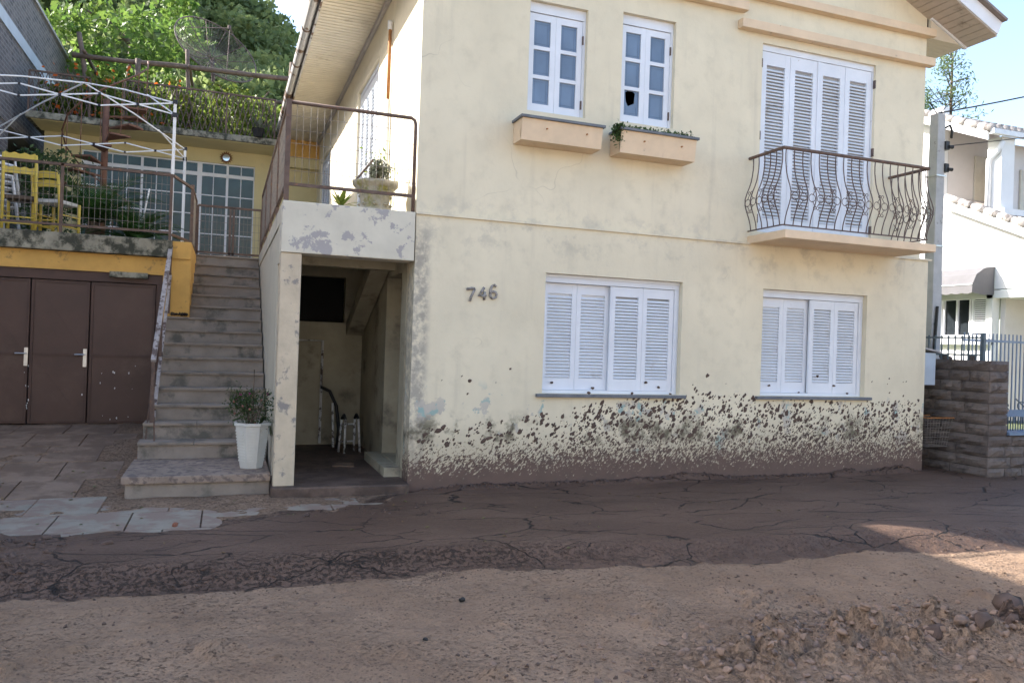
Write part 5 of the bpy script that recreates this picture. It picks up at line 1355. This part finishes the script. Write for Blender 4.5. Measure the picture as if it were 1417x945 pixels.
for k in range(5): m = MB(); npmesh('cap_stone', lump(.11, .35, 300+k, (IV2, IF2))+np.array([7.24, -.1+.42*k, 1.475]), IF2, M['stone'], SW)
random.seed(5)
FA = thing('wall_fence', 'dark teal metal fence standing on top of the stone wall', 'fence', (7.2, .6, 1.46))
MB().beam((7.18, -.3, 1.74), (7.18, 2.4, 1.74), .022, .022).build('rail', M['fence_teal'], FA); MB().beam((7.18, -.3, 1.52), (7.18, 2.4, 1.52), .022, .022).build('rail', M['fence_teal'], FA)
y = -.3
while y < 2.4:
    big = abs((y+.3) % .9) < .05; MB().beam((7.18, y, 1.44), (7.18, y, 1.80 if big else 1.77), .04 if big else .014, .04 if big else .014).build('bar', M['fence_teal'], FA); y += .1
FB = thing('front_fence', 'pale blue-grey vertical bar fence behind the low stone wall', 'fence', (9, .6, 0))
MB().beam((7.45, .2, 1.72), (11.5, .2, 1.72), .02, .03).build('rail', M['fence_blue'], FB); MB().beam((7.45, .2, .78), (11.5, .2, .78), .02, .03).build('rail', M['fence_blue'], FB)
x = 7.46
while x < 11.4: MB().beam((x, .2, .62), (x, .2, 1.82), .014, .014).build('bar', M['fence_blue'], FB); x += .075
FC = thing('low_railing', 'low blue railing with scrolls on the coping of the stone wall', 'railing', (9, -.3, .58))
MB().beam((7.45, -.3, .80), (10.4, -.3, .80), .03, .09).build('rail', M['blue_paint'], FC)
x = 7.47
while x < 10.4:
    MB().beam((x, -.3, .58), (x, -.3, .76), .010, .010).build('bar', M['fence_teal'], FC); x += .045
for k in range(8):
    xx = 7.55+.33*k; m = MB(); m.tube([(xx-.12+.01*math.cos(t*.9), -.3, .86) if False else (xx+.10*math.cos(t)*(1-t*.1), -.3, .89+.055*math.sin(t)) for t in np.linspace(0, 5.2, 12)], .008, 5); m.tube([(xx-.1, -.3, .98), (xx+.1, -.3, .85)], .008, 5); m.build('scroll', M['fence_teal'], FC)
WB = thing('wire_basket', 'rusty wire basket hung in the gap beside the stone wall', 'basket', (6.95, .2, .3))
m = MB()
for a in np.linspace(0, 1, 9):
    x = 6.66+.42*a; m.tube([(x, .02, .70), (6.69+.34*a, .06, .34), (6.69+.34*a, .30, .34), (x, .34, .70)], .003, 4)
for z in np.linspace(0, 1, 7): 
    o_ = .03*z; zz = .34+.36*z; m.tube([(6.69-o_, .06-o_, zz), (7.05+o_, .06-o_, zz), (7.05+o_, .32+o_, zz), (6.69-o_, .32+o_, zz), (6.69-o_, .06-o_, zz)], .003, 4)
m.build('wire_cage', M['wire'], WB); MB().tube([(6.64, .0, .71), (7.1, .0, .71), (7.1, .36, .71), (6.64, .36, .71), (6.64, .0, .71)], .008, 5).build('rim', M['rust'], WB)
# ================================================================== white house beyond
WH = thing('white_house', 'white two-level house with tiled eaves, loggia and grey awning behind the stone wall', 'house', (19, 9, 0))
wX = 16.0; sl_ = .46
def rk(y, y0, z0): return z0+(y-y0)*sl_
# lower side wall with sloping top following the lower roof
yl0, zl0 = 4.6, 4.08
m = MB(); pts = [(6.48, 3.2), (yl0, 3.2), (yl0, zl0-.1), (12, rk(12, yl0, zl0)-.1), (12, 0), (8.15, 0), (8.15, 2.05), (8.0, 2.05)]
m.prism([(6.5, 3.22), (yl0, 3.22), (yl0, zl0-.1), (8.2, rk(8.2, yl0, zl0)-.1), (8.2, 3.22)], 'x', wX, wX+.25)
m.prism([(8.2, 0), (8.2, 5.55), (14, 5.55), (14, 0)], 'x', wX, wX+.25)
m.box(wX, wX+.25, 6.5, 8.2, 0, 2.02); m.box(wX, wX+.25, 6.5, 6.66, 2.02, 3.22); m.box(wX, wX+.25, 7.95, 8.2, 2.02, 3.22)
m.build('side_wall', M['wwhite'], WH)
MB().box(wX+1.8, wX+2.0, 3, 6.5, 0, 3.2).box(wX+.26, wX+1.8, 6.35, 6.48, 0, 3.2).build('carport_wall', M['wroom'], WH)
MB().box(wX, wX+9, yl0, 14, 3.0, 3.19).build('slab', M['wwhite'], WH)
# loggia
MB().box(wX+.05, wX+8, 6.3, 14, 5.05, 5.2).build('loggia_floor', M['wwhite'], WH)
MB().box(wX+2.2, wX+2.4, 6.3, 14, 5.2, 6.9).build('loggia_wall', M['wroom'], WH)
MB().box(wX+.06, wX+.50, 6.42, 6.80, 5.0, 6.98).build('loggia_pillar', M['wwhite'], WH)
MB().box(wX+.1, wX+.3, 8.15, 14, 5.3, 8.2).build('upper_side_wall', M['wwhite'], WH)
MB().tube([(wX+.02, 6.36, 6.85), (wX, 6.5, 6.6), (wX-.02, 6.7, 6.45), (wX-.02, 6.7, 4.95)], .06, 8).build('downpipe', M['wtrim'], WH, smooth=True)
MB().box(wX+.31, wX+2.19, 8.15, 8.35, 5.2, 7.72).build('loggia_back_wall', M['wroom'], WH)
MB().box(17.25, 18.0, 8.10, 8.14, 5.6, 7.0).build('beige_window', M['beige'], WH)
f = MB()
for k in range(3):
    xx = wX+1.2+1.2*k; MB().box(xx, xx+.95, 6.76, 6.80, 5.25, 6.35).build('beige_window', M['beige'], WH)
MB().box(wX+.6, wX+8, 6.81, 6.95, 5.2, 6.97).build('loggia_front_wall', M['wroom'], WH)
# roofs (sheet + tiles along the visible edges)
M['tile_w'] = gm('pale_weathered_tile', (.40, .36, .33), .85, .25, 6, .4, dirt=(.16, .14, .13), dscale=5, dthr=(.5, .62))
def wroof(y0, z0, y1, x0, over):
    rf = thing('roof', None, None, (x0+3, y0, z0)); rf.parent = WH; rf.location = rf.location - WH.location
    z1 = rk(y1, y0, z0)
    xr = x0+(3.2 if z0 > 6 else 9); a_ = [(x0-over+.02, y0, z0), (xr, y0, z0), (x0+(.3 if z0 > 6 else 9), y1, z1), (x0-over+.02, y1, z1)]
    MB().add(a_+[(p[0], p[1], p[2]+.09) for p in a_], [(3,2,1,0),(4,5,6,7),(0,1,5,4),(1,2,6,5),(2,3,7,6),(3,0,4,7)]).build('deck', M['tile_w'], rf)
    MB().prism([(y0, z0-.18), (y1, z1-.18), (y1, z1+.07), (y0, z0+.07)], 'x', x0-over-.03, x0-over+.019).build('rake_fascia', M['wwhite'], rf)
    tm, _ = MB().tube([(0, 0, 0), (0, .42, .42*sl_)], [.115, .095], 10).mesh('roof_tile', smooth=True, origin=(0, 0, 0)); tm.materials.append(M['tile_w'])
    n = int((y1-y0)/.36)
    for j in range(n):
        for i in range(1 if j > 3 else 14):
            y = y0-.06+j*.36; link_mesh('roof_tile', tm, None, rf, (x0-over+.05+i*.24, y, rk(y, y0, z0)+.10))
    MB().beam((x0-over, y0-.08, z0+.02), (x0+9, y0-.08, z0+.02), .12, .12).build('gutter', M['wtrim'], rf)
wroof(6.38, 7.0, 12.5, wX, .45); wroof(yl0-.1, zl0, 7.9, wX, .25)
# window with awning
wf = thing('awning_window', None, None, (wX, 7.3, 2.0)); wf.parent = WH; wf.location = wf.location - WH.location
MB().box(wX+.12, wX+.14, 6.67, 7.94, 2.03, 3.21).build('glass', M['glass_dark'], wf)
m = MB()
for y in (6.67, 7.05, 7.12, 7.5, 7.9): m.box(wX+.05, wX+.11, y, y+.05, 2.03, 3.21)
m.box(wX+.051, wX+.109, 6.72, 7.9, 2.03, 2.10).box(wX+.051, wX+.109, 6.72, 7.9, 3.12, 3.21); m.build('frame', M['wtrim'], wf)
for k in range(18): MB().box(wX+.05, wX+.10, 6.73, 7.04, 2.14+.053*k, 2.17+.053*k).build('slat', M['wtrim'], wf)
MB().box(wX-.2, wX+.1, 6.5, 8.2, 1.85, 2.0).build('sill', M['wtrim'], wf)
aw = thing('awning', 'grey scalloped canvas awning over the white house window', 'awning', (wX-.4, 7.3, 3.1))
m = MB(); ya, yb = 6.45, 8.15; prof = [(wX-.02, 3.78), (wX-.35, 3.72), (wX-.62, 3.55), (wX-.75, 3.30)]
n = 24
for i in range(n):
    a, b_ = ya+(yb-ya)*i/n, ya+(yb-ya)*(i+1)/n
    za, zb = 3.10-.03*abs(math.sin(i*math.pi/4)), 3.10-.03*abs(math.sin((i+1)*math.pi/4)); pr = prof
    for j in range(3): m.add([(pr[j][0], a, pr[j][1]), (pr[j][0], b_, pr[j][1]), (pr[j+1][0], b_, pr[j+1][1]), (pr[j+1][0], a, pr[j+1][1])], [(0, 1, 2, 3)])
    m.add([(wX-.75, a, 3.30), (wX-.75, b_, 3.30), (wX-.76, b_, zb), (wX-.76, a, za)], [(0, 1, 2, 3)])
for y in (ya, yb): m.add([(p[0], y, p[1]) for p in prof]+[(wX-.76, y, 3.1), (wX-.4, y, 3.06), (wX-.02, y, 3.08)], [tuple(range(7))])
m.build('canvas', M['awning'], aw)
MB().tube([(wX-.76, ya, 3.30), (wX-.76, yb, 3.30)], .012, 5).build('front_bar', M['wtrim'], aw)
# ================================================================== trees
def tree(name, label, base, h, cr, n, size, mat, seed, cz=.7, flat=.75, lean=(0, 0), nb=10, group=None, clumps=26):
    rg = random.Random(seed); t = thing(name, label, 'tree', base, group); base = Vector(base)
    top = base+Vector((lean[0], lean[1], h*cz)); m = MB(); P_ = [base.lerp(top, k/5)+Vector((rg.uniform(-.06, .06), rg.uniform(-.06, .06), 0))*h*.1 for k in range(6)]
    m.tube(P_, [h*.022*(1-.11*k) for k in range(6)], 8); cs = []
    for k in range(nb):
        s_ = P_[rg.randint(2, 5)]; a = rg.uniform(0, 6.28); l = cr*rg.uniform(.5, .95); e = s_+Vector((math.cos(a)*l, math.sin(a)*l, rg.uniform(.0, .6)*cr)); mid = s_.lerp(e, .5)+Vector((0, 0, .12*l)); m.tube([s_, mid, e], [h*.010, h*.007, h*.003], 5); cs += [e, mid]
    m.build('trunk', M['bark'], t, smooth=True)
    for k in range(clumps):
        a = rg.uniform(0, 6.28); u = rg.uniform(-1, 1); r_ = cr*rg.uniform(.45, 1)*math.sqrt(1-u*u*.8); cs.append(top+Vector((math.cos(a)*r_, math.sin(a)*r_, u*cr*flat)))
    C_ = np.array([c[:] for c in cs]); rad = cr*.24
    def smp(r2, n_):
        d = r2.normal(size=(n_, 3)); d /= np.linalg.norm(d, axis=1)[:, None]; rr = rad*r2.random(n_)[:, None]**.45
        return C_[r2.integers(0, len(C_), n_)]+d*rr*np.array([1.25, 1.25, .8])
    leafobj('crown', mat, t, n, smp, size, seed)
    return t
tree('broadleaf_tree', 'bright green heart-leaved tree rising behind the roof terrace vine', (-4.0, 13.2, 3.0), 7.3, 1.75, 5200, .085, M['leaf_tree'], 31, cz=.72, clumps=34)
def sparse(name, label, base, h, n, seed):
    rg = random.Random(seed); t = thing(name, label, 'tree', base); base = Vector(base); m = MB(); tips = []
    m.tube([base, base+Vector((.1, 0, h))], [.22, .03], 7)
    for k in range(46):
        z = h*(.52+.48*k/46); a = rg.uniform(0, 6.28); l = (1.5*(1-.6*k/46))*rg.uniform(.5, 1.1); s_ = base+Vector((0, 0, z)); e = s_+Vector((math.cos(a)*l, math.sin(a)*l, l*rg.uniform(.3, .9))); m.tube([s_, e], [.03, .008], 4); tips += [e, s_.lerp(e, .75), s_.lerp(e, .5)]
    m.build('trunk', M['bark'], t)
    leafobj('crown', M['leaf_pine'], t, n, lambda r2, n_: np.array([tips[i][:] for i in r2.integers(0, len(tips), n_)])+r2.normal(0, .16, (n_, 3)), .085, seed, aspect=.3)
    return t
sparse('feathery_tree', 'feathery pale green tree rising above the white house roof', (25.4, 16.0, 0), 13.9, 2600, 41)
sparse('feathery_tree', 'darker feathery tree half hidden by the cream house gable', (24.0, 16.4, 0), 12.4, 3000, 43)
# wooded hillside, reads as one mass
rg = np.random.default_rng(77); Vs, Fs, b = [], [], 0
for k in range(430):
    y = rg.uniform(20, 84); x = -1.69-(y+7.35)*rg.uniform(-.16, .36)
    z = float(hillz(np.array(x), np.array(y))); r = rg.uniform(1.5, 2.9)*(.8+.004*y); hgt = rg.uniform(2.5, 5.0)
    n = 480; d = rg.normal(size=(n, 3)); d /= np.linalg.norm(d, axis=1)[:, None]; lob = .72+.5*vnoise(d[:, 0]*2.2+k*3.1, d[:, 1]*2.2+d[:, 2]*2.7, k % 50)
    Pn = np.array([x, y, z+hgt])+d*np.array([1, 1, .85])*r*(lob*rg.random(n)**.18)[:, None]
    Vl, Fl = leaves(n, lambda a, b_: Pn, .20+.0016*y, int(rg.integers(1e6)), aspect=.6, up=d*.0)
    Vs.append(Vl); Fs.append(Fl+b); b += len(Vl)
o = npmesh('hillside_wood', np.concatenate(Vs), np.concatenate(Fs), M['leaf_wood']); tag(o, 'sunlit green wood covering the hillside behind the rear house', 'wood', kind='stuff')
for o in list(SC.objects):
    if o.parent is not None:
        for k_ in ('label', 'category'):
            if o.name.startswith('stem'): o['kind'] = 'stuff'
            if k_ in o.keys() and k_ == 'category': del o[k_]

# ================================================================== unseen row added across the street, behind the viewpoint, to bounce sunlight
for k, (x0, x1, h, col, lb) in enumerate(((-17, -7, 5.6, (.62, .58, .50), 'unseen sand-coloured house with a hipped roof, added across the street for bounced light'), (-6, 5, 6.4, (.68, .67, .64), 'unseen off-white two-storey house added across the street for bounced light'), (6, 19, 5.2, (.60, .55, .48), 'unseen salmon house with a low roof, added across the street for bounced light'))):
    t = thing('opposite_bounce_house', lb, 'house', ((x0+x1)/2, -19, 0)); mt = gm('opposite_render_%d' % k, col, .85, .08, 2, .2)
    ops = [(1.2+i*(x1-x0-3)/2.2, 2.5+i*(x1-x0-3)/2.2, a, a+1.3) for i in range(3) for a in ((1.2, 3.9) if h > 6 else (1.3,))]
    MB().wall((x1, -15.5, -.3), (-1, 0, 0), (0, 1, 0), x1-x0, h+.3, ops, .25).build('front_wall', mt, t)
    MB().box(x0+.26, x1-.26, -22, -15.76, -.3, h-.01).build('body', mt, t)
    for o_ in ops: MB().box(x1-o_[1], x1-o_[0], -15.66, -15.62, o_[2]-.3, o_[3]-.3).build('window', M['glass_dark'], t)
    MB().prism([(-15.0, h), (-18.7, h+1.7), (-22.5, h), (-22.5, h-.1), (-15.0, h-.1)], 'x', x0-.3, x1+.3).build('roof', M['rooftile'], t)
